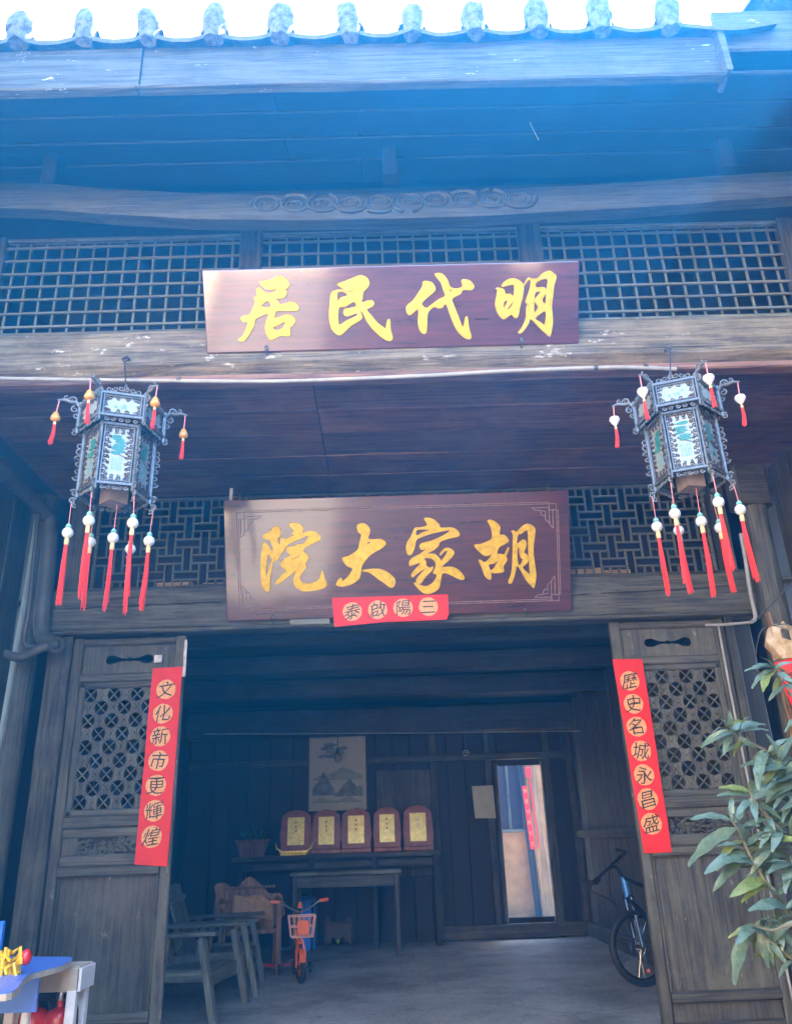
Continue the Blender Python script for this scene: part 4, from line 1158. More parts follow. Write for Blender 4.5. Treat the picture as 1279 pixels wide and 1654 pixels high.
    for k in range(6):
        d = hexp(1, k, 0).normalized(); td = Vector((-d.y, d.x, 0))
        # dragon-head arm at the upper corners
        ar = MB()
        base = d * R1
        ar.tube([base + Z3 * -.02, base + d * .03 + Z3 * .02, base + d * .07 + Z3 * .015, base + d * .11 + Z3 * .03, base + d * .16 + Z3 * .02], [.01, .014, .011, .012, .005], 7)
        curl(ar, base + d * .05 + Z3 * .035, d, Z3, .03, 1.2, 0, .007, 10, 1)
        curl(ar, base + d * .035 + Z3 * -.04, d, Z3, .028, 1.2, 1.5, .006, 10, -1)
        curl(ar, base + d * .02 + Z3 * -.09, d, Z3, .024, 1.1, 3, .006, 10, 1)
        curl(ar, base + d * .1 + Z3 * .045, d, Z3, .02, 1.0, 2, .005, 9, -1)
        curl(ar, base + d * .018 + Z3 * (zb_ - .03), d, Z3, .026, 1.2, 1, .006, 10, 1)
        ar.build('dragon_arm', M['lpale'], T_, smooth=True)['kind'] = 'stuff'
        # pendant
        sw = Vector((rr.uniform(-.01, .01), rr.uniform(-.01, .01), 0))
        tip = base + d * .145 + Z3 * .015
        L1 = .10 + rr.uniform(-.01, .02)
        p1 = tip - Z3 * L1 + sw
        pd = MB().tube([tip, p1], .0045, 6); pend = pd.build('pendant_cord', M['pink'], T_)
        bd = MB()
        if heart:
            bd.lathe([(.006, -.045), (.022, -.025), (.036, -.004), (.04, .012), (.034, .026), (.018, .03), (.006, .024)], p1 - Z3 * .03, 12)
        else:
            bd.lathe([(.008, -.038), (.028, -.03), (.036, -.016), (.033, .0), (.026, .014), (.02, .03), (.01, .042)], p1 - Z3 * .04, 12)
        bd.build('bead', beadmat, pend, smooth=True)
        MB().lathe([(.006, 0), (.011, -.012), (.009, -.024)], p1 - Z3 * .078, 8).build('binding', M['straw'], pend, smooth=True)
        ts = MB(); tp = p1 - Z3 * .1
        for j in range(14):
            a = j * 2.4; q = .010 * math.sqrt((j + .5) / 14)
            e = Vector((q * math.cos(a), q * math.sin(a), 0))
            ts.tube([tp + e * .7, tp + e * 1.1 - Z3 * .07, tp + e * 1.5 + sw * 1.5 - Z3 * (.15 + rr.uniform(-.008, .008))], .0032, 4)
        ts.build('tassel', M['tassel'], pend)
        # foot bracket and long tassel under the lower corners
        fb_ = MB(); fbp = d * R2 + Z3 * (zc - .03)
        curl(fb_, fbp + d * .02 + Z3 * .03, d, Z3, .03, 1.2, .5, .007, 10, 1); curl(fb_, fbp + d * .025 - Z3 * .03, d, Z3, .026, 1.2, 2.5, .007, 10, -1); curl(fb_, fbp + d * .01 - Z3 * .06, d, Z3, .02, 1.0, 4, .006, 9, 1)
        for j in range(6): curl(fb_, d * (R2 + .02) + Z3 * (zc + .12 + j * .05), d, Z3, .026, 1.1, j * 2, .0055, 9, 1 if j % 2 else -1)
        fb_.build('foot_scroll', M['lpale'], T_, smooth=True)['kind'] = 'stuff'
    long_tassel(T_, hexp, R2, zc, rr)
    # hanging ring
    hg = MB()
    for s in (-1, 1): hg.tube([(s * .012, 0, .0), (s * .03, 0, .1), (s * .004, 0, .22)], .005, 6)
    for k in (0, 2, 4): hg.tube([hexp(R1, k, .01), (0, 0, .12)], .003, 5)
    hg.build('hanging_wire', M['iron'], T_)
    return T_
def long_tassel(T_, hexp, R2, zc, rr):
    spots = [(hexp(R2 + .03, k, zc - .06), .17 + rr.uniform(-.03, .05)) for k in range(6)] + [(Vector((.02, -.02, zc - .06)), .2)]
    for (p, L) in spots:
        sw = Vector((rr.uniform(-.012, .012), rr.uniform(-.012, .012), 0))
        e = p - Z3 * L + sw
        c = MB().tube([p, e], .0032, 5).build('tassel_cord', M['pink'], T_)
        MB().lathe([(.005, .03), (.016, .018), (.022, .004), (.016, -.002)], e - Z3 * .012, 10).build('jade_bead', M['jade'], c, smooth=True)
        MB().ball(e - Z3 * .052, .039, 14).build('white_ball', M['pearl'], c, smooth=True)
        MB().lathe([(.013, 0), (.016, -.02), (.0155, -.045), (.014, -.05)], e - Z3 * .09, 10).build('binding', M['straw'], c, smooth=True)
        t = MB(); tp = e - Z3 * .135
        Lt = .40 + rr.uniform(-.03, .05)
        for j in range(26):
            a = j * 2.4; q = .0135 * math.sqrt((j + .5) / 26)
            d = Vector((q * math.cos(a), q * math.sin(a), 0)); bend = Vector((rr.uniform(-.004, .004), 0, 0))
            t.tube([tp + d * .75, tp + d * 1.1 + bend - Z3 * Lt * .4, tp + d * 1.25 + bend * 2 + sw - Z3 * (Lt + rr.uniform(-.05, .03))], .0026, 4)
        t.build('tassel', M['tassel'], c)
LS = .83
lp_ = aty(192, 731, 4.36) + Vector((0, 0, .35 * LS)); rp_ = aty(1102, 708, 4.36) + Vector((0, 0, .35 * LS))
make_lantern('left palace lantern with amber pendants and red tassels', (lp_.x, 4.36, lp_.z), R_(-12 + 60), M['amber'], False, 11).scale = (LS, LS, LS)
make_lantern('right palace lantern with white heart pendants and a torn painted pane', (rp_.x, 4.36, rp_.z), R_(22 - 12), M['white_bead'], True, 23, True).scale = (LS, LS, LS)
for (px, py, tgt, who) in ((207, 578, lp_, 'left'), (1076, 563, rp_, 'right')):
    a = aty(px, py, 4.52)
    mb = MB().tube([(a.x, 4.57, a.z), (a.x, 4.5, a.z), (a.x + .02, 4.47, a.z - .04), (a.x, 4.46, a.z - .07), (a.x - .02, 4.47, a.z - .04), (a.x, 4.5, a.z - .01)], .008, 6)
    mb.tube([(a.x, 4.465, a.z - .07), (tgt.x, 4.36, tgt.z + .2 * LS)], .005, 5)
    tag(mb.build('lantern_hook', M['iron'], smooth=True), 'iron hook in the beam that holds the %s lantern' % who, 'hook')
# ================================================================== things inside the hall
def V(*a): return Vector(a)
# altar table against the back wall
at_ = thing('altar_table', 'long dark altar table against the back wall under the picture', 'table', (-.5, 12.55, 0))
MB().timber((-2.3, 12.55, 1.17), (.62, 12.55, 1.17), .46, .06, seg=6, jit=.003).build('table_top', M['oldX'], at_)
for z in (1.06,):
    MB().timber((-2.2, 12.4, z), (.55, 12.4, z), .03, .12).build('apron', M['darkX'], at_)
for x0, x1 in ((-2.0, -1.2), (-1.15, -.3), (-.25, .5)):
    MB().timber((x0, 12.38, 1.06), (x1, 12.38, 1.06), .012, .07).build('apron_panel', M['oldX'], at_)
for x in (-2.2, -1.2, -.3, .56):
    MB().timber((x, 12.4, 0), (x, 12.4, 1.14), .07, .07, up=(0, 1, 0)).build('leg', M['darkZ'], at_)
    MB().timber((x, 12.72, 0), (x, 12.72, 1.14), .07, .07, up=(0, 1, 0)).build('leg', M['darkZ'], at_)
# lower table in front
a = aty(470, 1412, 11.6); b = aty(648, 1408, 11.6)
ft = thing('offering_table', 'lower dark table standing in front of the altar table', 'table', ((a.x + b.x) / 2, 11.7, 0))
zt = (a.z + b.z) / 2
MB().timber((a.x, 11.75, zt), (b.x, 11.75, zt), .6, .045, seg=4, jit=.002).build('table_top', M['paleX'], ft)
MB().timber((a.x + .05, 11.5, zt - .1), (b.x - .05, 11.5, zt - .1), .03, .14).build('apron', M['oldX'], ft)
for x in (a.x + .06, b.x - .06):
    for y in (11.5, 12.0): MB().timber((x, y, 0), (x, y, zt - .02), .06, .06, up=(0, 1, 0)).build('leg', M['oldZ'], ft)
# framed gold certificates on the altar
for k, (px, py, w, h, t) in enumerate(((478, 1343, 27, 42, 'topmost of none'), (527, 1342, 25, 42, ''), (575, 1340, 26, 42, ''), (625, 1338, 24, 42, ''), (675, 1336, 26, 43, ''))):
    y = 12.5 - .05
    c = aty(px, py, y); s = (aty(px + 1, py, y) - c).x
    W, H = w * s, h * s * 1.0
    side = ('leftmost, behind the gold ornament', 'second from the left', 'in the middle of the row', 'second from the right', 'rightmost, beside the wall post')[k]
    cf = thing('certificate_stand', 'gold certificate in a red-brown wooden frame, %s' % side, 'certificate', (c.x, y, 1.2), 0, 'framed gold certificates on the altar')
    zc = c.z
    g = MB(); pts = [(-W * .85, -H * .72), (W * .85, -H * .72), (W * .95, -H * .2), (W * .85, H * .55), (W * .5, H * .72), (0, H * .78), (-W * .5, H * .72), (-W * .85, H * .55), (-W * .95, -H * .2)]
    g.prism(pts, (c.x, y, zc), (1, 0, 0), (0, .12, .993), (0, 1, 0), .03); g.build('frame', M['certframe'], cf)
    g = MB(); g.prism([(-W / 2, -H / 2), (W / 2, -H / 2), (W / 2, H / 2), (-W / 2, H / 2)], (c.x, y - .012, zc), (1, 0, 0), (0, .12, .993), (0, 1, 0), .01); g.build('gold_plate', M['certgold'], cf)
    tm = M['white'] if k == 4 else plain('faint_print%d' % k, (.35, .22, .05), .6)
    for j in range(5): MB().box(c.x - W * .06, c.x + W * .06, y - .016, y - .0125, zc - H * .36 + j * H * .16, zc - H * .28 + j * H * .16).build('printed_line', tm, cf)
    MB().timber((c.x - W * .9, y, 1.235), (c.x + W * .9, y, 1.235), .12, .07, c=.015).build('stand', M['certframe'], cf)
# gold incense ornament
c = aty(475, 1373, 12.3)
og = thing('gold_ornament', 'small gilt boat-shaped incense ornament on the altar', 'ornament', (c.x, 12.3, 1.2))
mb = MB(); pts = [(-.24, .1), (-.2, .05), (-.16, 0), (.16, 0), (.2, .05), (.24, .09), (.17, .06), (-.17, .06)]
mb.prism(pts, (c.x, 12.25, 1.2), (1, 0, 0), (0, 0, 1), (0, 1, 0), .1); mb.build('body', M['certgold'], og)
for k in range(8):
    MB().ball((c.x - .17 + k * .048, 12.24, 1.222), .021, 8).build('bead', M['yellow'], og, smooth=True)
for x in (-.235, .235): MB().tube([(c.x + x, 12.28, 1.28), (c.x + x * 1.1, 12.28, 1.36)], [.014, .006], 6).build('horn', M['certgold'], og)
# scroll picture
p0, p1 = aty(500, 1190, IY - .09), aty(592, 1308, IY - .09)
pic = thing('wall_picture', 'tall pale landscape picture hanging on the dark back wall', 'picture', ((p0.x + p1.x) / 2, IY - .09, p1.z))
g = MB(); g.box(p0.x, p1.x, IY - .1, IY - .085, p1.z, p0.z); g.build('sheet', M['paper'], pic)
W, H = p1.x - p0.x, p0.z - p1.z
def ridge(name, x0_, x1_, z0_, peaks, seed, d, m):
    """mountain silhouette with a jagged top"""
    r = random.Random(seed); n = 26; pts = [(W * x0_, H * z0_), (W * x1_, H * z0_)]
    for i in range(n + 1):
        t = 1 - i / n
        h = max(.0, max(pk[1] * (1 - abs(t - pk[0]) / pk[2]) for pk in peaks)) + r.uniform(0, .018)
        pts.append((W * (x0_ + (x1_ - x0_) * t), H * (z0_ + .004 + h)))
    MB().prism(pts, (p0.x, IY - .1005 - d, p1.z), (1, 0, 0), (0, 0, 1), (0, 1, 0), .0005).build(name, m, pic)
mg = plain('painted_hill', (.2, .26, .25), .9, var=.45, sc=9); mg2 = plain('painted_mist_hill', (.3, .34, .31), .9, var=.3, sc=9)
ridge('painted_hill', .06, .94, .4, ((.62, .16, .5), (.25, .07, .3)), 1, .001, mg2)
ridge('painted_hill', .06, .5, .2, ((.45, .3, .5), (.15, .16, .3)), 2, .002, mg)
ridge('painted_hill', .42, .94, .18, ((.55, .22, .5), (.9, .13, .4)), 3, .003, mg)
ridge('painted_shore', .06, .94, .1, ((.2, .05, .3), (.7, .07, .3)), 4, .004, mg2)
for k in range(7):
    r = random.Random(k); cx, cz = W * (.3 + .07 * (k % 5)), H * (.72 + .05 * (k // 2))
    pts = [(cx + W * .12 * math.cos(t) * (1 + r.uniform(-.3, .3)), cz + H * .03 * math.sin(t) * (1 + r.uniform(-.3, .3))) for t in [j * math.pi / 8 for j in range(16)]]
    MB().prism(pts, (p0.x, IY - .1005 - .001 - .0006 * k, p1.z), (1, 0, 0), (0, 0, 1), (0, 1, 0), .0005).build('painted_cloud', mg, pic)
for x in (p0.x - .012, p1.x + .012): MB().timber((x, IY - .095, p1.z), (x, IY - .095, p0.z), .024, .03, up=(0, 1, 0)).build('frame_edge', M['oldZ'], pic)
# notice
p0, p1 = aty(764, 1270, IY - .12), aty(801, 1321, IY - .12)
g = MB(); g.prism([(0, 0), (p1.x - p0.x, -.01), (p1.x - p0.x - .01, p0.z - p1.z), (-.02, p0.z - p1.z)], (p0.x, IY - .11, p1.z), (1, 0, 0), (0, 0, 1), (0, 1, 0), .004)
tag(g.build('notice_sheet', M['paper']), 'plain pale notice sheet pinned on the dark boards left of the inner doorway', 'notice')
# light cord across the hall with a bulb
a, b = aty(330, 1186, 12.2), aty(940, 1181, 12.2)
pipe('ceiling_cable', 'pale cable stretched level across the hall before the back wall', 'cable', [tuple(a), tuple(a.lerp(b, .5) - V(0, 0, .01)), tuple(b)], .008, M['pvc'], 6)
c = aty(545, 1187, 12.2)
bl = thing('hanging_bulb', 'bare bulb hanging on a short cord in front of the picture', 'lamp', (c.x, 12.2, c.z - .3))
MB().tube([c, c - V(0, 0, .22)], .007, 6).build('cord', M['black'], bl)
MB().lathe([(.018, 0), (.022, -.05), (.018, -.06)], c - V(0, 0, .2), 10).build('socket', M['black'], bl, smooth=True)
MB().ball(c - V(0, 0, .32), .06, 12, (1, 1, 1.2)).build('bulb', M['glass'], bl, smooth=True)
c = aty(752, 1215, 11.8)
wm = thing('ceiling_hook', 'small wire tangle hanging from the ceiling right of the picture', 'wire', (c.x, 11.8, c.z))
MB().tube([c + V(0, 0, .34), c], .005, 5).build('wire', M['iron'], wm)
kt = MB(); curl(kt, c - V(0, 0, .02), V(1, 0, 0), Z3, .05, 1.4, 0, .008, 12); kt.build('loop', M['wire'], wm)
# red couplets in the rear yard
for k, (q0, q1, yy, lab) in enumerate((((843, 1270, 865, 1372), None, 15.6, 'red couplet strip on the far door post left, seen through the inner doorway'), ((858, 1258, 872, 1371), None, 15.8, 'narrow red couplet strip on the ochre wall right, seen through the inner doorway'), ((848, 1240, 858, 1256), None, 15.8, 'small red square sign above the couplets in the rear yard'))):
    x0, z0, x1, z1 = q0
    p0, p1 = aty(x0, z0, yy), aty(x1, z1, yy)
    S = thing('yard_couplet', lab, 'paper banner', ((p0.x + p1.x) / 2, yy, p1.z), 0)
    sk = .06 if k < 2 else 0
    g = MB(); w = (p1.x - p0.x) * (.6 if k < 2 else 1)
    g.prism([(0, 0), (w, 0), (w - sk, p0.z - p1.z), (-sk, p0.z - p1.z)], (p1.x - w, yy, p1.z), (1, 0, 0), (0, 0, 1), (0, 1, 0), .006); g.build('paper', M['red'], S)
    if k == 0:
        for j in range(6):
            cz = p1.z + (p0.z - p1.z) * (j + .5) / 6
            me = glyph('文化新市更輝'[j]); me.transform(Matrix.Diagonal((w * .8, w * .9, 1, 1))); me.transform(Matrix(((1, 0, 0, p1.x - w / 2 - .06 * (j + .5) / 6), (0, 0, -1, yy - .004), (0, 1, 0, cz), (0, 0, 0, 1))))
            mobj('character', me, S, M['peach'])
# ---- wooden plank armchairs along the left wall
def plank_chair(label, loc, rz, seed):
    rr = random.Random(seed)
    C = thing('plank_armchair', label, 'chair', loc, rz, 'plank armchairs at the left of the hall', local=True)
    m, mx = M['paleZ'], M['paleX']
    # faces +x; width along y
    for k in range(3): MB().timber((-.12 + k * .2, -.36, .36 - .02 * (2 - k)), (-.12 + k * .2, .36, .36 - .02 * (2 - k)), .19, .03).build('seat_slat', M['paleY'], C)
    for k in range(4):
        y = -.3 + k * .2
        MB().timber((-.18, y, .3), (-.44, y, 1.0 + rr.uniform(-.02, .03)), .17, .024, up=(.9, 0, .35), seg=3, jit=.002).build('back_slat', M['paleZ'], C)
    for s in (-1, 1):
        y = s * .43
        MB().timber((.5, y, 0), (.36, y, .62), .06, .09, up=(0, 1, 0)).build('leg', m, C)
        MB().timber((-.42, y, 0), (-.2, y, .64), .06, .09, up=(0, 1, 0)).build('leg', m, C)
        MB().timber((-.42, y, .64), (.5, y, .66), .11, .035).build('armrest', mx, C)
        MB().timber((-.36, y * .97, .34), (.45, y * .97, .34), .035, .1).build('side_rail', mx, C)
        MB().timber((.02, y, .38), (.06, y, .63), .05, .05, up=(0, 1, 0)).build('arm_strut', m, C)
    MB().timber((.4, -.4, .3), (.4, .4, .3), .03, .12).build('front_rail', M['paleY'], C)
    MB().timber((-.37, -.4, .86), (-.37, .4, .86), .03, .06).build('back_rail', M['paleY'], C)
    return C
plank_chair('nearest weathered plank armchair, half hidden behind the left door leaf', (-1.98, 8.25, 0), R_(-8), 2)
plank_chair('second weathered plank armchair farther into the hall', (-1.92, 9.35, 0), R_(4), 4)
M['tanchair'] = wood('tan_carved_wood', (.22, .10, .05), (.38, .19, .09), (.42, .26, .14), 'Z', stain=.4)
# reddish carved armchair
cc = thing('carved_armchair', 'reddish carved wooden armchair behind the plank chairs', 'chair', (-1.72, 10.5, 0), R_(12), local=True)
MB().timber((-.3, 0, .44), (.3, 0, .44), .56, .05).build('seat', M['tanchair'], cc)
mb = MB(); pts = catmull([(-.36, .0), (.36, 0), (.4, .22), (.36, .3), (.24, .3), (.14, .4), (.0, .5), (-.1, .44), (-.18, .36), (-.3, .44), (-.42, .42), (-.4, .3)], 3)
mb.prism(pts, (0, .27, .5), (1, 0, 0), (0, .12, .99), (0, 1, 0), .05); mb.build('backrest', M['tanchair'], cc)
for k in range(3): MB().timber((-.3, .262, .6 + k * .14), (.3, .262, .6 + k * .14), .02, .03).build('back_carving', M['tanchair'], cc)
for s in (-1, 1):
    MB().timber((s * .33, -.3, .72), (s * .33, .28, .74), .06, .05).build('armrest', M['tanchair'], cc)
    for y in (-.26, .26): MB().timber((s * .31, y, 0), (s * .31, y, .72), .06, .06, up=(0, 1, 0)).build('leg', M['tanchair'], cc)

# tan blanket thrown over the arm of the carved chair
g = MB(); vs, fs = [], []
for i in range(13):
    for j in range(9):
        a_, b_ = i / 12, j / 8
        xx = -.28 + .5 * a_; t_ = (b_ - .45) * 2
        vs.append((-1.62 + xx * .9, 10.22 + .1 * t_, .80 - .26 * t_ * t_ + .025 * math.sin(9 * a_ + 4 * b_) + .03 * math.sin(5 * a_)))
for i in range(12):
    for j in range(8): fs.append((i * 9 + j, i * 9 + j + 1, i * 9 + 10 + j, i * 9 + 9 + j))
o = g.add(vs, fs).build('tan_blanket', plain('tan_blanket_cloth', (.4, .22, .1), .9, var=.3, sc=14, bump=.3), smooth=True)
sd_ = o.modifiers.new('t', 'SOLIDIFY'); sd_.thickness = .015
tag(o, 'tan blanket thrown over the carved armchair behind the plank chairs', 'blanket')

# ---- children's bicycle
def ring(mb, c, ax1, ax2, r, tr, n=28, k=8):
    mb.tube([c + ax1 * (r * math.cos(2 * math.pi * i / n)) + ax2 * (r * math.sin(2 * math.pi * i / n)) for i in range(n)], tr, k, closed=True)
def wheel(root, c, d, r, tr, rim, hubm, spokes=14):
    """wheel in the plane of unit vector d and z"""
    mb = MB(); ring(mb, c, d, Z3, r - tr, tr); w = mb.build('wheel', M['black'], root, smooth=True)
    mb = MB(); ring(mb, c, d, Z3, r - tr * 2.2, tr * .45, 28, 6); mb.build('rim', rim, w, smooth=True)
    ax = d.cross(Z3)
    sp = MB()
    for k in range(spokes):
        a = 2 * math.pi * k / spokes; s = 1 if k % 2 else -1
        sp.tube([c + ax * (.02 * s), c + d * ((r - tr * 2.2) * math.cos(a)) + Z3 * ((r - tr * 2.2) * math.sin(a))], .0022, 4)
    o = sp.build('spokes', M['chrome'], w); o['kind'] = 'stuff'
    MB().tube([c - ax * .045, c + ax * .045], .022, 10).build('hub', hubm, w, smooth=True)
    return w
kb = thing('kids_bicycle', "orange children's bicycle with a wire basket, facing the doorway", 'bicycle', (-1.1, 9.95, 0), R_(-78), local=True)
# local: forward +x
fw, rw = V(.36, 0, .155), V(-.28, 0, .155)
std = V(math.cos(R_(6)), math.sin(R_(6)), 0)
wheel(kb, fw, std, .155, .031, M['orange'], M['chrome'], 10)
wheel(kb, rw, V(1, 0, 0), .155, .031, M['orange'], M['chrome'], 10)
hd = V(.26, 0, .5)
fr = MB().tube([V(.24, 0, .44), V(.02, 0, .2), rw], [.02, .02, .012], 8).tube([V(.02, 0, .2), V(-.08, 0, .46)], .017, 8).tube([V(-.08, 0, .42), rw], .01, 6)
fr.build('frame', M['orange'], kb, smooth=True)
fk = MB()
for s in (-1, 1): fk.tube([V(.27, s * .02, .4), V(.29, s * .045, .3), fw + V(0, s * .05, 0)], .012, 6)
fk.tube([V(.27, 0, .36), V(.22, 0, .62)], .017, 8); fk.build('fork', M['orange'], kb, smooth=True)
mg_ = MB(); pts = []
for i in range(10):
    t = R_(20 + i * 14); pts.append(fw + V(math.cos(t) * .17, 0, math.sin(t) * .17))
vs, fs = [], []
for p in pts:
    for s in (-1, 1): vs.append(p + V(0, s * .03, 0))
for i in range(9): fs.append((2 * i, 2 * i + 1, 2 * i + 3, 2 * i + 2))
mg_.add(vs, fs).build('mudguard', M['orange'], kb, smooth=True)
MB().tube([V(.22, 0, .62), V(.2, 0, .66), V(.2, .1, .7), V(.19, .2, .76), V(.16, .27, .77)], .011, 8).tube([V(.2, 0, .66), V(.2, -.1, .7), V(.19, -.2, .76), V(.16, -.27, .77)], .011, 8).build('handlebar', M['chrome'], kb, smooth=True)
for s in (-1, 1): MB().tube([V(.18, s * .215, .765), V(.14, s * .31, .77)], .019, 10).build('grip', M['orange'], kb, smooth=True)
MB().tube([V(.21, .0, .7), V(.2, 0, .76)], [.03, .015], 8).build('bell', M['orange'], kb, smooth=True)
bs = MB()
def bp(u, v, w): k = .8 + .2 * w; return V(.3 + .2 * u * k, .14 * v * k, .44 + .2 * w)
for w in (0, .5, 1): bs.tube([bp(0, -1, w), bp(1, -1, w), bp(1, 1, w), bp(0, 1, w)], .006, 5, closed=True)
for v in (-1, -.6, -.2, .2, .6, 1): bs.tube([bp(0, v, 1), bp(0, v, 0), bp(1, v, 0), bp(1, v, 1)], .0045, 5)
for uu in (.33, .66): bs.tube([bp(uu, -1, 1), bp(uu, -1, 0), bp(uu, 1, 0), bp(uu, 1, 1)], .0045, 5)
bs.build('basket', plain('peach_wire', (.85, .4, .3), .4), kb)
g = MB(); g.box(.515, .522, -.06, .06, .47, .6); g.build('basket_badge', M['orange'], kb)
MB().ball(V(-.1, 0, .5), .1, 12, (1.2, .7, .35)).build('saddle', M['black'], kb, smooth=True)
for s in (-1, 1):
    tw = MB(); ring(tw, V(-.3, s * .17, .06), V(1, 0, 0), Z3, .045, .015, 16, 6); tw.build('training_wheel', M['black'], kb, smooth=True)
    MB().tube([rw, V(-.3, s * .15, .08), V(-.3, s * .17, .06)], .008, 6).build('training_arm', M['chrome'], kb)
    MB().tube([V(.02, s * .05, .2), V(.04 * s + .02, s * .08, .2 - .09 * s), V(.04 * s + .02, s * .17, .2 - .09 * s)], [.008, .008, .02], 6).build('pedal', M['black'], kb)
# blue drum and red thermos-like post behind
c = atz(492, 1535, 0)
dm = thing('blue_drum', "blue plastic drum standing behind the children's bicycle", 'drum', (c.x, c.y, 0), local=True)
MB().lathe([(.13, 0), (.15, .02), (.15, .6), (.155, .61), (.15, .63), (.12, .66), (.05, .67)], (0, 0, 0), 20).build('body', M['bluep'], dm, smooth=True)
MB().lathe([(.06, .67), (.06, .7), (.03, .7)], (0, 0, 0), 14).build('cap', M['black'], dm, smooth=True)
c = atz(450, 1570, 0)
sc_ = thing('toy_scooter', 'dark red toy scooter beside the plank armchairs', 'scooter', (c.x, c.y, 0), local=True)
MB().timber((-.2, 0, .07), (.2, 0, .07), .12, .03, c=.01).build('deck', M['exred'], sc_)
MB().tube([(.2, 0, .06), (.16, 0, .6)], .016, 8).build('stem', M['redchair'], sc_)
for x in (-.2, .22):
    tw = MB(); ring(tw, V(x, 0, .045), V(1, 0, 0), Z3, .032, .013, 14, 6); tw.build('wheel', M['black'], sc_, smooth=True)
# small brown eared stool under the table
c = atz(547, 1527, 0)
es = thing('eared_stool', 'small brown eared stool with a lime bow under the tables', 'stool', (c.x, c.y, 0), local=True)
g = MB(); g.box(-.2, .2, -.13, .13, .03, .3); g.build('seat', M['brown'], es, bevel=.04)
for s in (-1, 1):
    MB().lathe([(.06, 0), (.045, .05), (.01, .09)], (s * .15, -.02, .28), 10).build('ear', M['brown'], es, smooth=True)
    MB().lathe([(.008, 0), (.05, .07), (.01, .09)], (s * .01, -.145, .06), 8, (s, 0, .15)).build('bow_loop', M['black'], es, smooth=True)
MB().ball((0, -.15, .06), .03, 10).build('bow_knot', M['lime'], es, smooth=True)
for x in (-.16, .16):
    for y in (-.09, .09): MB().timber((x, y, 0), (x, y, .05), .04, .04, up=(0, 1, 0)).build('foot', M['brown'], es)
# planter left of the altar
c = aty(405, 1365, 12.1)
pl = thing('planter', 'brown trough planter with dark leaves at the left end of the altar', 'planter', (c.x, 12.3, 1.2))
g = MB(); g.prism([(-.16, 0), (.16, 0), (.22, .2), (-.22, .2)], (c.x, 12.2, 1.2), (1, 0, 0), (0, 0, 1), (0, 1, 0), .2); g.build('trough', M['redchair'], pl)
MB().timber((c.x - .24, 12.3, 1.41), (c.x + .24, 12.3, 1.41), .24, .03).build('trough_lip', M['redchair'], pl)
for k in range(26):
    a, e, L = rnd.random() * 6.28, rnd.uniform(.2, 1.3), rnd.uniform(.12, .3)
    p = V(c.x + rnd.uniform(-.15, .15), 12.3 + rnd.uniform(-.06, .06), 1.4); d = V(math.cos(a) * math.cos(e), math.sin(a) * math.cos(e), math.sin(e)); s = d.cross(Z3).normalized()
    MB().add([p, p + d * L * .5 + s * .03, p + d * L - Z3 * .03, p + d * L * .5 - s * .03], [(0, 1, 2, 3)]).build('leaf', M['potgreen'], pl)

# ---- black mountain bicycle by the right side wall
HUB, HT, HB = aty(1033, 1531, 8.7), aty(1007, 1418, 8.85), aty(1014, 1450, 8.83)
E0, E1 = aty(957, 1427, 8.55), aty(1010, 1377, 9.1)
mbk = thing('mountain_bicycle', 'black and blue mountain bicycle leaning inside the right door leaf', 'bicycle', (HUB.x, HUB.y, 0))
def bwheel(c, d, up_, r, tr):
    mb = MB(); ring(mb, c, d, up_, r - tr, tr, 36); w = mb.build('wheel', M['black'], mbk, smooth=True)
    mb = MB(); ring(mb, c, d, up_, r - tr * 2.2, tr * .45, 36, 6); mb.build('rim', M['blackgloss'], w, smooth=True)
    ax = d.cross(up_).normalized(); sp = MB()
    for k in range(24):
        a = 2 * math.pi * k / 24; s = 1 if k % 2 else -1
        sp.tube([c + ax * (.025 * s), c + d * ((r - tr * 2.2) * math.cos(a)) + up_ * ((r - tr * 2.2) * math.sin(a))], .0022, 4)
    sp.build('spokes', M['chrome'], w)['kind'] = 'stuff'
    MB().tube([c - ax * .05, c + ax * .05], .022, 10).build('hub', M['chrome'], w, smooth=True)
    mb = MB(); ring(mb, c - ax * .035, d, up_, .08, .006, 20, 5); mb.build('brake_disc', M['chrome'], w)
    return ax
wd = V(.95, .3, 0).normalized(); wu = (HB - HUB); wu = (wu - wd * wu.dot(wd)); wu.normalize(); wu = (wu * .5 + Z3).normalized()
wax = bwheel(HUB, wd, wu, HUB.z / max(.6, wu.z), .028)
RC = V(2.72, 7.75, .35)
bwheel(RC, (RC - HUB).normalized() - Z3 * (RC - HUB).normalized().z, Z3, .345, .028)
for s in (-1, 1):
    o2 = wax * (.055 * s); m_ = HB.lerp(HUB, .45)
    MB().tube([HB + o2, m_ + o2], .021, 8).tube([m_ + o2, HUB + o2], .016, 8).build('fork_leg', M['blackgloss'], mbk, smooth=True)
MB().tube([HB - wax * .07, HB + wax * .07], .022, 8).build('fork_crown', M['blackgloss'], mbk, smooth=True)
MB().tube([HB, HT], .03, 10).build('head_tube', M['bikeblue'], mbk, smooth=True)
bb = V(2.5, 8.05, .3); seat = V(2.62, 7.85, .8)
fr = MB().tube([HB, bb], .026, 8).tube([HT, seat - Z3 * .1], .02, 8).tube([bb, seat], .017, 8).tube([seat - Z3 * .1, RC], .011, 6).tube([bb, RC], .012, 6)
fr.build('frame', M['blackgloss'], mbk, smooth=True)
CB = (E0 + E1) / 2
MB().tube([HT, HT.lerp(CB, .5) + Z3 * .05, CB], .018, 8).build('stem', M['blackgloss'], mbk, smooth=True)
MB().tube([E0, CB, E1], .014, 8).build('handlebar', M['blackgloss'], mbk, smooth=True)
bd_ = (E1 - E0).normalized()
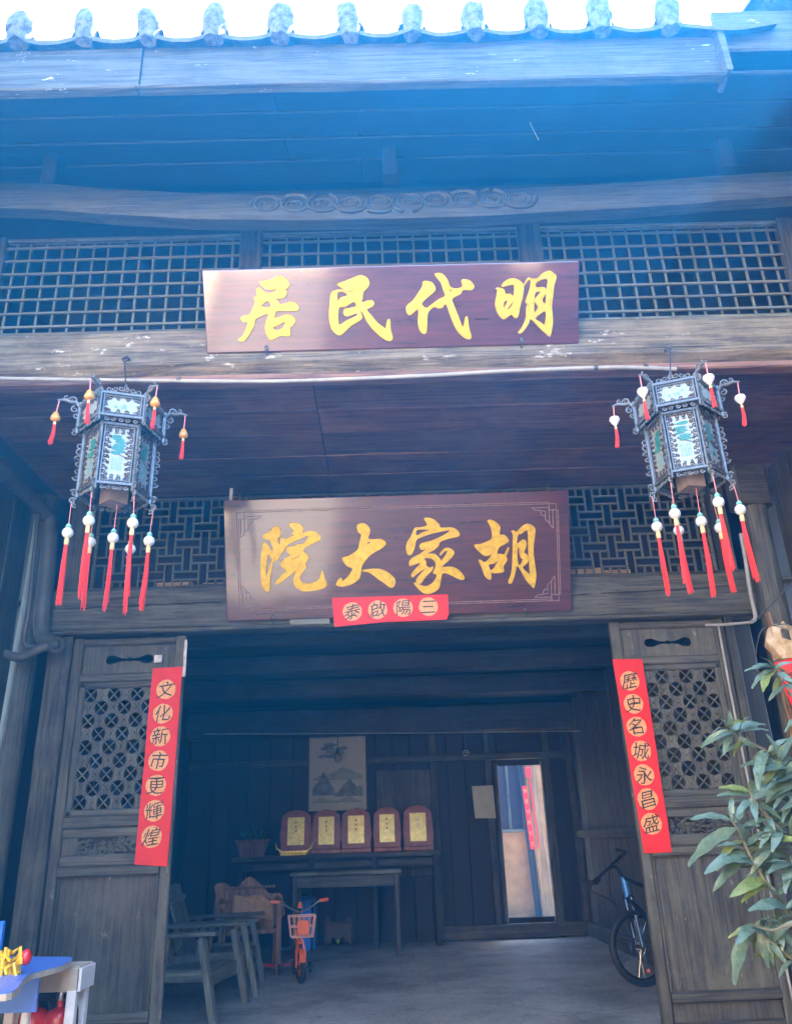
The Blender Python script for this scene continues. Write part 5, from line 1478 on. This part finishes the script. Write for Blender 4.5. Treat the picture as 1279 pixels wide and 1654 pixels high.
for s, E_ in ((-1, E0), (1, E1)):
    MB().tube([E_, E_ - bd_ * (s * .13)], .021, 10).build('grip', M['black'], mbk, smooth=True)
    MB().tube([E_, E_ + V(-.1, -.03, .03)], .016, 8).build('bar_end', M['black'], mbk, smooth=True)
    b0 = E_ - bd_ * (s * .18)
    MB().tube([b0, b0 + V(-.03, -.05, -.05), b0 + bd_ * (s * .06) + V(-.05, -.07, -.06)], .008, 6).build('brake_lever', M['chrome'], mbk)
    MB().tube(catmull([tuple(q_) for q_ in (b0, b0 + V(-.12, -.05, -.12), HB.lerp(HUB, .2) + V(-.16, 0, .05), HB.lerp(HUB, .5))], 5, False), .005, 5).build('brake_cable', M['black'], mbk)
MB().ball(seat + Z3 * .06, .13, 12, (.6, 1.1, .3)).build('saddle', M['black'], mbk, smooth=True)
MB().tube([bb, bb + V(-.06, .06, -.13), bb + V(-.16, .02, -.13)], [.01, .01, .02], 6).build('pedal', M['black'], mbk)
MB().tube([RC + V(-.05, .1, -.05), V(2.5, 8.0, 0)], .008, 6).build('kickstand', M['iron'], mbk)
MB().ball(HUB + wd * .05 - wu * .2, .022, 8).build('reflector', M['orange'], mbk)

# ================================================================== near left corner: extinguisher box and blue desk
EX = 4.95
def e(px, py, y=EX): return aty(px, py, y)
box = thing('extinguisher_box', 'white wooden box holding two fire extinguishers before the left door leaf', 'box', (e(80, 1640).x, EX, -.2))
a, b = e(22, 1600), e(118, 1600)
zt = b.z
wx0, wx1 = a.x, b.x
for x, y in ((wx0, EX), (wx1, EX), (wx0, EX + .16), (wx1, EX + .16)):
    MB().timber((x, y, -.2), (x, y, zt), .05, .05, up=(0, 1, 0), c=.004).build('leg', M['white'], box)
MB().timber((wx0 - .03, EX - .01, zt + .05), (wx1 + .03, EX - .01, zt + .05), .02, .11, c=.003).build('front_board', M['ply'], box)
MB().timber((wx1 + .035, EX - .02, zt + .05), (wx1 + .035, EX + .19, zt + .05), .02, .11, c=.003).build('side_board', M['white'], box)
MB().timber((wx0 - .03, EX + .09, zt + .108), (wx1 + .03, EX + .09, zt + .108), .2, .01, c=.002).build('lid', M['ply'], box)
MB().timber((wx0, EX + .185, zt - .3), (wx1, EX + .185, zt - .3), .015, .6, c=.002).build('back_board', M['darkX'], box)
for k, px in enumerate((54, 95)):
    c = e(px, 1645, EX + .09)
    ex = thing('fire_extinguisher', 'red fire extinguisher standing in the white box, %s one' % ('left' if k == 0 else 'right'), 'extinguisher', (c.x, EX + .09, -.19), local=True)
    h = e(px, 1630, EX + .09).z + .19
    MB().lathe([(.07, 0), (.075, .015), (.075, h - .045), (.071, h - .02), (.056, h - .002), (.026, h + .006), (.018, h + .012), (.018, h + .04)], (0, 0, 0), 20).build('cylinder', M['exred'], ex, smooth=True)
    MB().lathe([(.02, 0), (.026, .01), (.02, .05)], (0, 0, h + .035), 10).build('valve', M['chrome'], ex, smooth=True)
    MB().timber((-.01, 0, h + .09), (.09, -.02, h + .1), .02, .012).timber((-.01, 0, h + .07), (.08, -.02, h + .06), .016, .01).build('handle', M['black'], ex)
    MB().tube(catmull([(.02, 0, h + .05), (.1, -.03, h), (.1, -.04, h * .5), (.09, -.02, .1)], 5, False), .011, 8).build('hose', M['black'], ex, smooth=True)
    g = MB(); vs, fs = [], []
    for i in range(9):
        t = R_(-150 + i * 15)
        for z in (h * .35, h * .62): vs.append((.0757 * math.cos(t), .0757 * math.sin(t), z))
    for i in range(8): fs.append((2 * i, 2 * i + 2, 2 * i + 3, 2 * i + 1))
    g.add(vs, fs).build('label', M['white'], ex, smooth=True)
# curved blue desk top with pale edge
dk = thing('blue_desk', 'small blue desk with a curved front edge at the lower left corner', 'desk', (e(20, 1600, 4.6).x, 4.7, -.2))
zd = e(60, 1560, 4.7).z
pix = [(114, 1546), (116, 1551), (100, 1559), (75, 1566), (52, 1572), (38, 1582), (34, 1590), (20, 1602), (-8, 1606), (-60, 1606), (-60, 1545)]
pts = []
for px, py in pix:
    w = atz(px, py, zd); pts.append((w.x, w.y))
pts = catmull(pts[:9], 3, False) + pts[9:]
g = MB(); g.prism(pts, (0, 0, zd - .004), (1, 0, 0), (0, 1, 0), Z3, .004); g.build('desk_top', M['blue_top'], dk)
g = MB(); g.prism(pts, (0, 0, zd - .03), (1, 0, 0), (0, 1, 0), Z3, .0255); g.build('desk_edge', M['ply'], dk)
a = e(60, 1588, 4.6); g = MB(); g.box(a.x - .5, a.x, 4.62, 4.64, a.z - .13, zd - .031); g.build('desk_apron', M['blue_top'], dk)
for x, y in ((a.x - .06, 4.66), (a.x - .9, 4.66)): MB().timber((x, y, -.2), (x, y, zd - .05), .04, .04, up=(0, 1, 0)).build('leg', M['white'], dk)
ch = thing('blue_chair', 'blue plastic chair back at the left edge behind the desk', 'chair', (e(-20, 1560, 5.1).x, 5.2, -.2))
p0 = e(8, 1488, 5.2)
MB().timber((p0.x - .36, 5.2, p0.z - .16), (p0.x, 5.2, p0.z - .16), .03, .32, c=.012).build('backrest', M['bluep'], ch)
for x in (p0.x - .34, p0.x - .02): MB().timber((x, 5.2, -.2), (x, 5.2, p0.z - .3), .03, .03, up=(0, 1, 0)).build('leg', M['iron'], ch)
MB().timber((p0.x - .36, 5.0, p0.z - .42), (p0.x, 5.0, p0.z - .42), .36, .03).build('seat', M['bluep'], ch)
# yellow and red tassel toy on the desk
c = atz(8, 1575, zd)
ty = thing('tassel_toy', 'yellow and red ribbon toy lying on the blue desk', 'toy', (c.x, c.y, zd))
for k in range(22):
    a_ = rnd.random() * 6.28; L = rnd.uniform(.05, .11)
    p = V(c.x + rnd.uniform(-.05, .05), c.y + rnd.uniform(-.03, .03), zd + rnd.uniform(.02, .1))
    MB().tube([p, p + V(math.cos(a_) * L * .5, math.sin(a_) * L * .3, .02), p + V(math.cos(a_) * L, -.02, -.05)], .009, 5).build('ribbon', M['yellow'], ty, smooth=True)
MB().ball(V(c.x + .09, c.y, zd + .07), .03, 10, (1, 1, 1.2)).build('red_knob', M['exred'], ty, smooth=True)

# ================================================================== right edge: torn paper lantern, red cloth
c = aty(1268, 1045, 5.6)
tl = thing('torn_lantern', 'torn yellow paper lantern on the right post', 'lantern', (c.x, 5.6, c.z - .1), local=True)
mb = MB(); rr = random.Random(5); vs, fs = [], []
for k, (r, z) in enumerate(((.05, .16), (.1, .12), (.12, .04), (.11, -.05), (.09, -.12))):
    for j in range(12):
        a_ = 2 * math.pi * j / 12; q_ = r * (1 + rr.uniform(-.12, .12)); vs.append((q_ * math.cos(a_), q_ * math.sin(a_), z + .1 + rr.uniform(-.02, .02)))
for k in range(4):
    for j in range(12):
        if rr.random() > .15: fs.append((k * 12 + j, k * 12 + (j + 1) % 12, k * 12 + 12 + (j + 1) % 12, k * 12 + 12 + j))
mb.add(vs, fs).build('paper_shell', plain('torn_yellow_paper', (.55, .3, .05), .7, var=.4, sc=9, c2=(.7, .6, .45)), tl)
for z in (.0, .12, .24):
    q_ = MB(); ring(q_, V(0, 0, z), V(1, 0, 0), V(0, 1, 0), .1, .004, 16, 5); q_.build('wire_ring', M['iron'], tl)
MB().tube(catmull([(-.1, 0, .25), (-.16, 0, .2), (-.2, .05, .05), (-.19, .1, -.05)], 4, False), .005, 5).build('wire_tail', M['iron'], tl)
p0, p1 = aty(1250, 1070, 5.5), aty(1300, 1165, 5.5)
g = MB(); vs, fs = [], []
for i in range(9):
    for j in range(9):
        u_, v_ = i / 8, j / 8
        vs.append((p0.x + .22 * u_ + .09 * v_, 5.5 + .02 * math.sin(u_ * 9 + v_ * 3), p0.z - .4 * v_ + .04 * u_))
for i in range(8):
    for j in range(8): fs.append((i * 9 + j, i * 9 + j + 1, i * 9 + 10 + j, i * 9 + 9 + j))
o = g.add(vs, fs).build('red_cloth', M['red'], smooth=True); sd_ = o.modifiers.new('t', 'SOLIDIFY'); sd_.thickness = .004
tag(o, 'red cloth hanging below the torn lantern at the right edge', 'cloth')

# ================================================================== shrub at the right
def leafmesh(seed, L=1.0):
    r = random.Random(seed); vs, fs = [], []
    n = 9; bend = r.uniform(.15, .5); tw = r.uniform(-.3, .3)
    for i in range(n + 1):
        t = i / n
        w = .155 * math.sin(math.pi * min(1, t * .92 + .04)) ** .8 * (1 - .35 * t) + .004
        z = -bend * t * t * .8 + .06 * math.sin(t * 3)
        wav = .02 * math.sin(t * 17 + seed)
        for (s, q) in ((-1, 1), (-.5, .5), (0, 0), (.5, .5), (1, 1)):
            vs.append((t, s * w * (1 + .06 * math.sin(t * 25 + s * 2)), z + .10 * abs(s) * w * 4 * .5 + wav * s + tw * t * s * w))
    for i in range(n):
        for j in range(4): fs.append((i * 5 + j, i * 5 + j + 1, i * 5 + 6 + j, i * 5 + 5 + j))
    return vs, fs
LM = []
for k in range(6):
    vs, fs = leafmesh(k)
    for m in (M['leaf'], M['leaf2']):
        me = bpy.data.meshes.new('leaf'); me.from_pydata(vs, [], fs); me.polygons.foreach_set('use_smooth', [True] * len(fs)); me.materials.append(m); LM.append(me)
SYP = 3.5
plant = thing('leafy_shrub', 'leafy shrub with large pointed leaves at the right edge', 'shrub', (2.45, SYP, -.2))
def leaf(base, tip, m=0, roll=None, fat=1.0):
    d = tip - base; L = d.length; ax = d.normalized()
    vw = (CAM - base).normalized()
    up = (vw * rnd.uniform(.3, 1.0) + Z3 * rnd.uniform(.4, 1.0) + V(rnd.uniform(-.4, .4), 0, 0)).normalized()
    sd = up.cross(ax).normalized(); up = ax.cross(sd)
    o = bpy.data.objects.new('leaf', LM[rnd.randrange(6) * 2 + m]); col.objects.link(o)
    o.parent = plant; o.matrix_parent_inverse = Matrix.Translation(-Vector(plant.location))
    M_ = Matrix((ax * L, sd * L * fat * rnd.uniform(.85, 1.15), up * L)).transposed().to_4x4(); M_.translation = base
    o.matrix_basis = M_
def ap(px, py, dy=0): return aty(px, py, SYP + dy)
stems = [[(1300, 1500, .05), (1240, 1430, 0), (1225, 1405, 0), (1210, 1380, -.02), (1195, 1345, -.04), (1180, 1325, -.05)],
         [(1330, 1300, .1), (1279, 1245, .08), (1235, 1212, .05), (1200, 1195, .02), (1178, 1180, 0)],
         [(1330, 1380, .0), (1279, 1355, 0), (1245, 1325, -.02), (1222, 1300, -.05), (1212, 1280, -.06)],
         [(1330, 1500, -.1), (1279, 1495, -.1), (1245, 1503, -.1), (1215, 1494, -.1)],
         [(1340, 1230, .2), (1300, 1160, .2), (1270, 1110, .2), (1250, 1080, .2)],
         [(1290, 1300, .05), (1273, 1262, .05), (1262, 1230, .05)],
         [(1320, 1440, .12), (1285, 1405, .12), (1255, 1370, .1), (1235, 1340, .1)], [(1330, 1600, .0), (1290, 1560, 0), (1255, 1530, -.02), (1235, 1515, -.02)], [(1330, 1330, .15), (1300, 1285, .15), (1250, 1265, .12)]]
base_pt = V(2.6, SYP + .1, -.2)
for s in stems:
    pts = [ap(*q_) for q_ in s]
    full = [base_pt + V(rnd.uniform(-.05, .05), rnd.uniform(-.05, .05), 0), base_pt.lerp(pts[0], .6) + V(.1, 0, .1)] + pts
    sm = catmull([tuple(p) for p in full], 4, False)
    n = len(sm)
    MB().tube(sm, [.011 * (1 - .72 * i / n) for i in range(n)], 6).build('stem', M['stem'], plant, smooth=True)
LV = [((1178, 1180), (1128, 1205), 0), ((1178, 1180), (1180, 1150), 0), ((1180, 1182), (1235, 1162), 0), ((1185, 1185), (1150, 1206), 0), ((1190, 1190), (1222, 1208), 0), ((1178, 1180), (1152, 1168), 0),
      ((1200, 1195), (1180, 1215), 1), ((1235, 1212), (1205, 1240), 0), ((1240, 1215), (1270, 1190), 0), ((1262, 1232), (1195, 1232), 0), ((1262, 1232), (1235, 1260), 1), ((1262, 1228), (1279, 1185), 0), ((1258, 1228), (1250, 1190), 0),
      ((1212, 1280), (1163, 1268), 1), ((1212, 1280), (1215, 1255), 0), ((1212, 1282), (1252, 1255), 0), ((1215, 1285), (1262, 1283), 0), ((1212, 1285), (1160, 1280), 0), ((1222, 1300), (1256, 1298), 1),
      ((1180, 1325), (1116, 1315), 0), ((1182, 1325), (1180, 1283), 0), ((1185, 1330), (1218, 1285), 0), ((1190, 1338), (1105, 1390), 0), ((1195, 1350), (1230, 1312), 0), ((1200, 1358), (1150, 1385), 1), ((1205, 1368), (1245, 1335), 0),
      ((1210, 1380), (1140, 1398), 0), ((1212, 1385), (1148, 1430), 0), ((1222, 1402), (1198, 1450), 0), ((1215, 1390), (1279, 1365), 0), ((1225, 1405), (1240, 1395), 0), ((1208, 1372), (1165, 1355), 0), ((1215, 1385), (1262, 1405), 0),
      ((1245, 1325), (1275, 1305), 0), ((1240, 1322), (1215, 1340), 0), ((1279, 1355), (1225, 1345), 0), ((1272, 1352), (1300, 1330), 0),
      ((1215, 1494), (1178, 1585), 0), ((1215, 1494), (1185, 1510), 0), ((1225, 1498), (1240, 1565), 0), ((1245, 1502), (1262, 1475), 0), ((1250, 1503), (1225, 1530), 0), ((1260, 1500), (1290, 1540), 0), ((1218, 1496), (1250, 1480), 0), ((1230, 1500), (1205, 1545), 1),
      ((1250, 1080), (1212, 1105), 0), ((1250, 1080), (1222, 1068), 0), ((1255, 1085), (1279, 1100), 0), ((1250, 1080), (1275, 1065), 0), ((1262, 1100), (1285, 1130), 0), ((1268, 1108), (1240, 1128), 0),
      ((1290, 1300), (1250, 1310), 0), ((1300, 1440), (1262, 1420), 0), ((1300, 1460), (1255, 1470), 0), ((1290, 1230), (1255, 1250), 0)]
for (b_, t_, m_) in LV:
    dy = rnd.uniform(-.08, .08)
    leaf(ap(b_[0], b_[1], 0), ap(t_[0], t_[1], dy), m_, fat=1.0)

for k in range(190):                                   # smaller leaves filling the crown towards the edge
    st = stems[k % len(stems)]; i = rnd.randrange(0, len(st) - 1); t = rnd.random()
    bx_, by_ = st[i][0] + (st[i + 1][0] - st[i][0]) * t, st[i][1] + (st[i + 1][1] - st[i][1]) * t
    a_ = rnd.uniform(0, 6.28); L = rnd.uniform(30, 58)
    leaf(ap(bx_, by_, 0), ap(bx_ + L * math.cos(a_), by_ + L * .8 * math.sin(a_), rnd.uniform(-.12, .12)), 1 if rnd.random() < .15 else 0, fat=.95)
# ================================================================== blue volume added to stand in for lens glare
g = MB(); g.box(-21, 21, -21, 21, -2.2, 9.6)
hz = g.build('veil', None)
hm = bpy.data.materials.new('blue_veil'); hm.use_nodes = True
nt = hm.node_tree; nt.nodes.clear()
mo = nt.nodes.new('ShaderNodeOutputMaterial'); pv = nt.nodes.new('ShaderNodeVolumePrincipled')
pv.inputs['Color'].default_value = VEIL_C
pv.inputs['Density'].default_value = VEIL_D
pv.inputs['Anisotropy'].default_value = VEIL_G
nt.links.new(pv.outputs[0], mo.inputs['Volume'])
hz.data.materials.clear(); hz.data.materials.append(hm)
tag(hz, 'added blue haze filling the courtyard air', 'veil', kind='stuff')
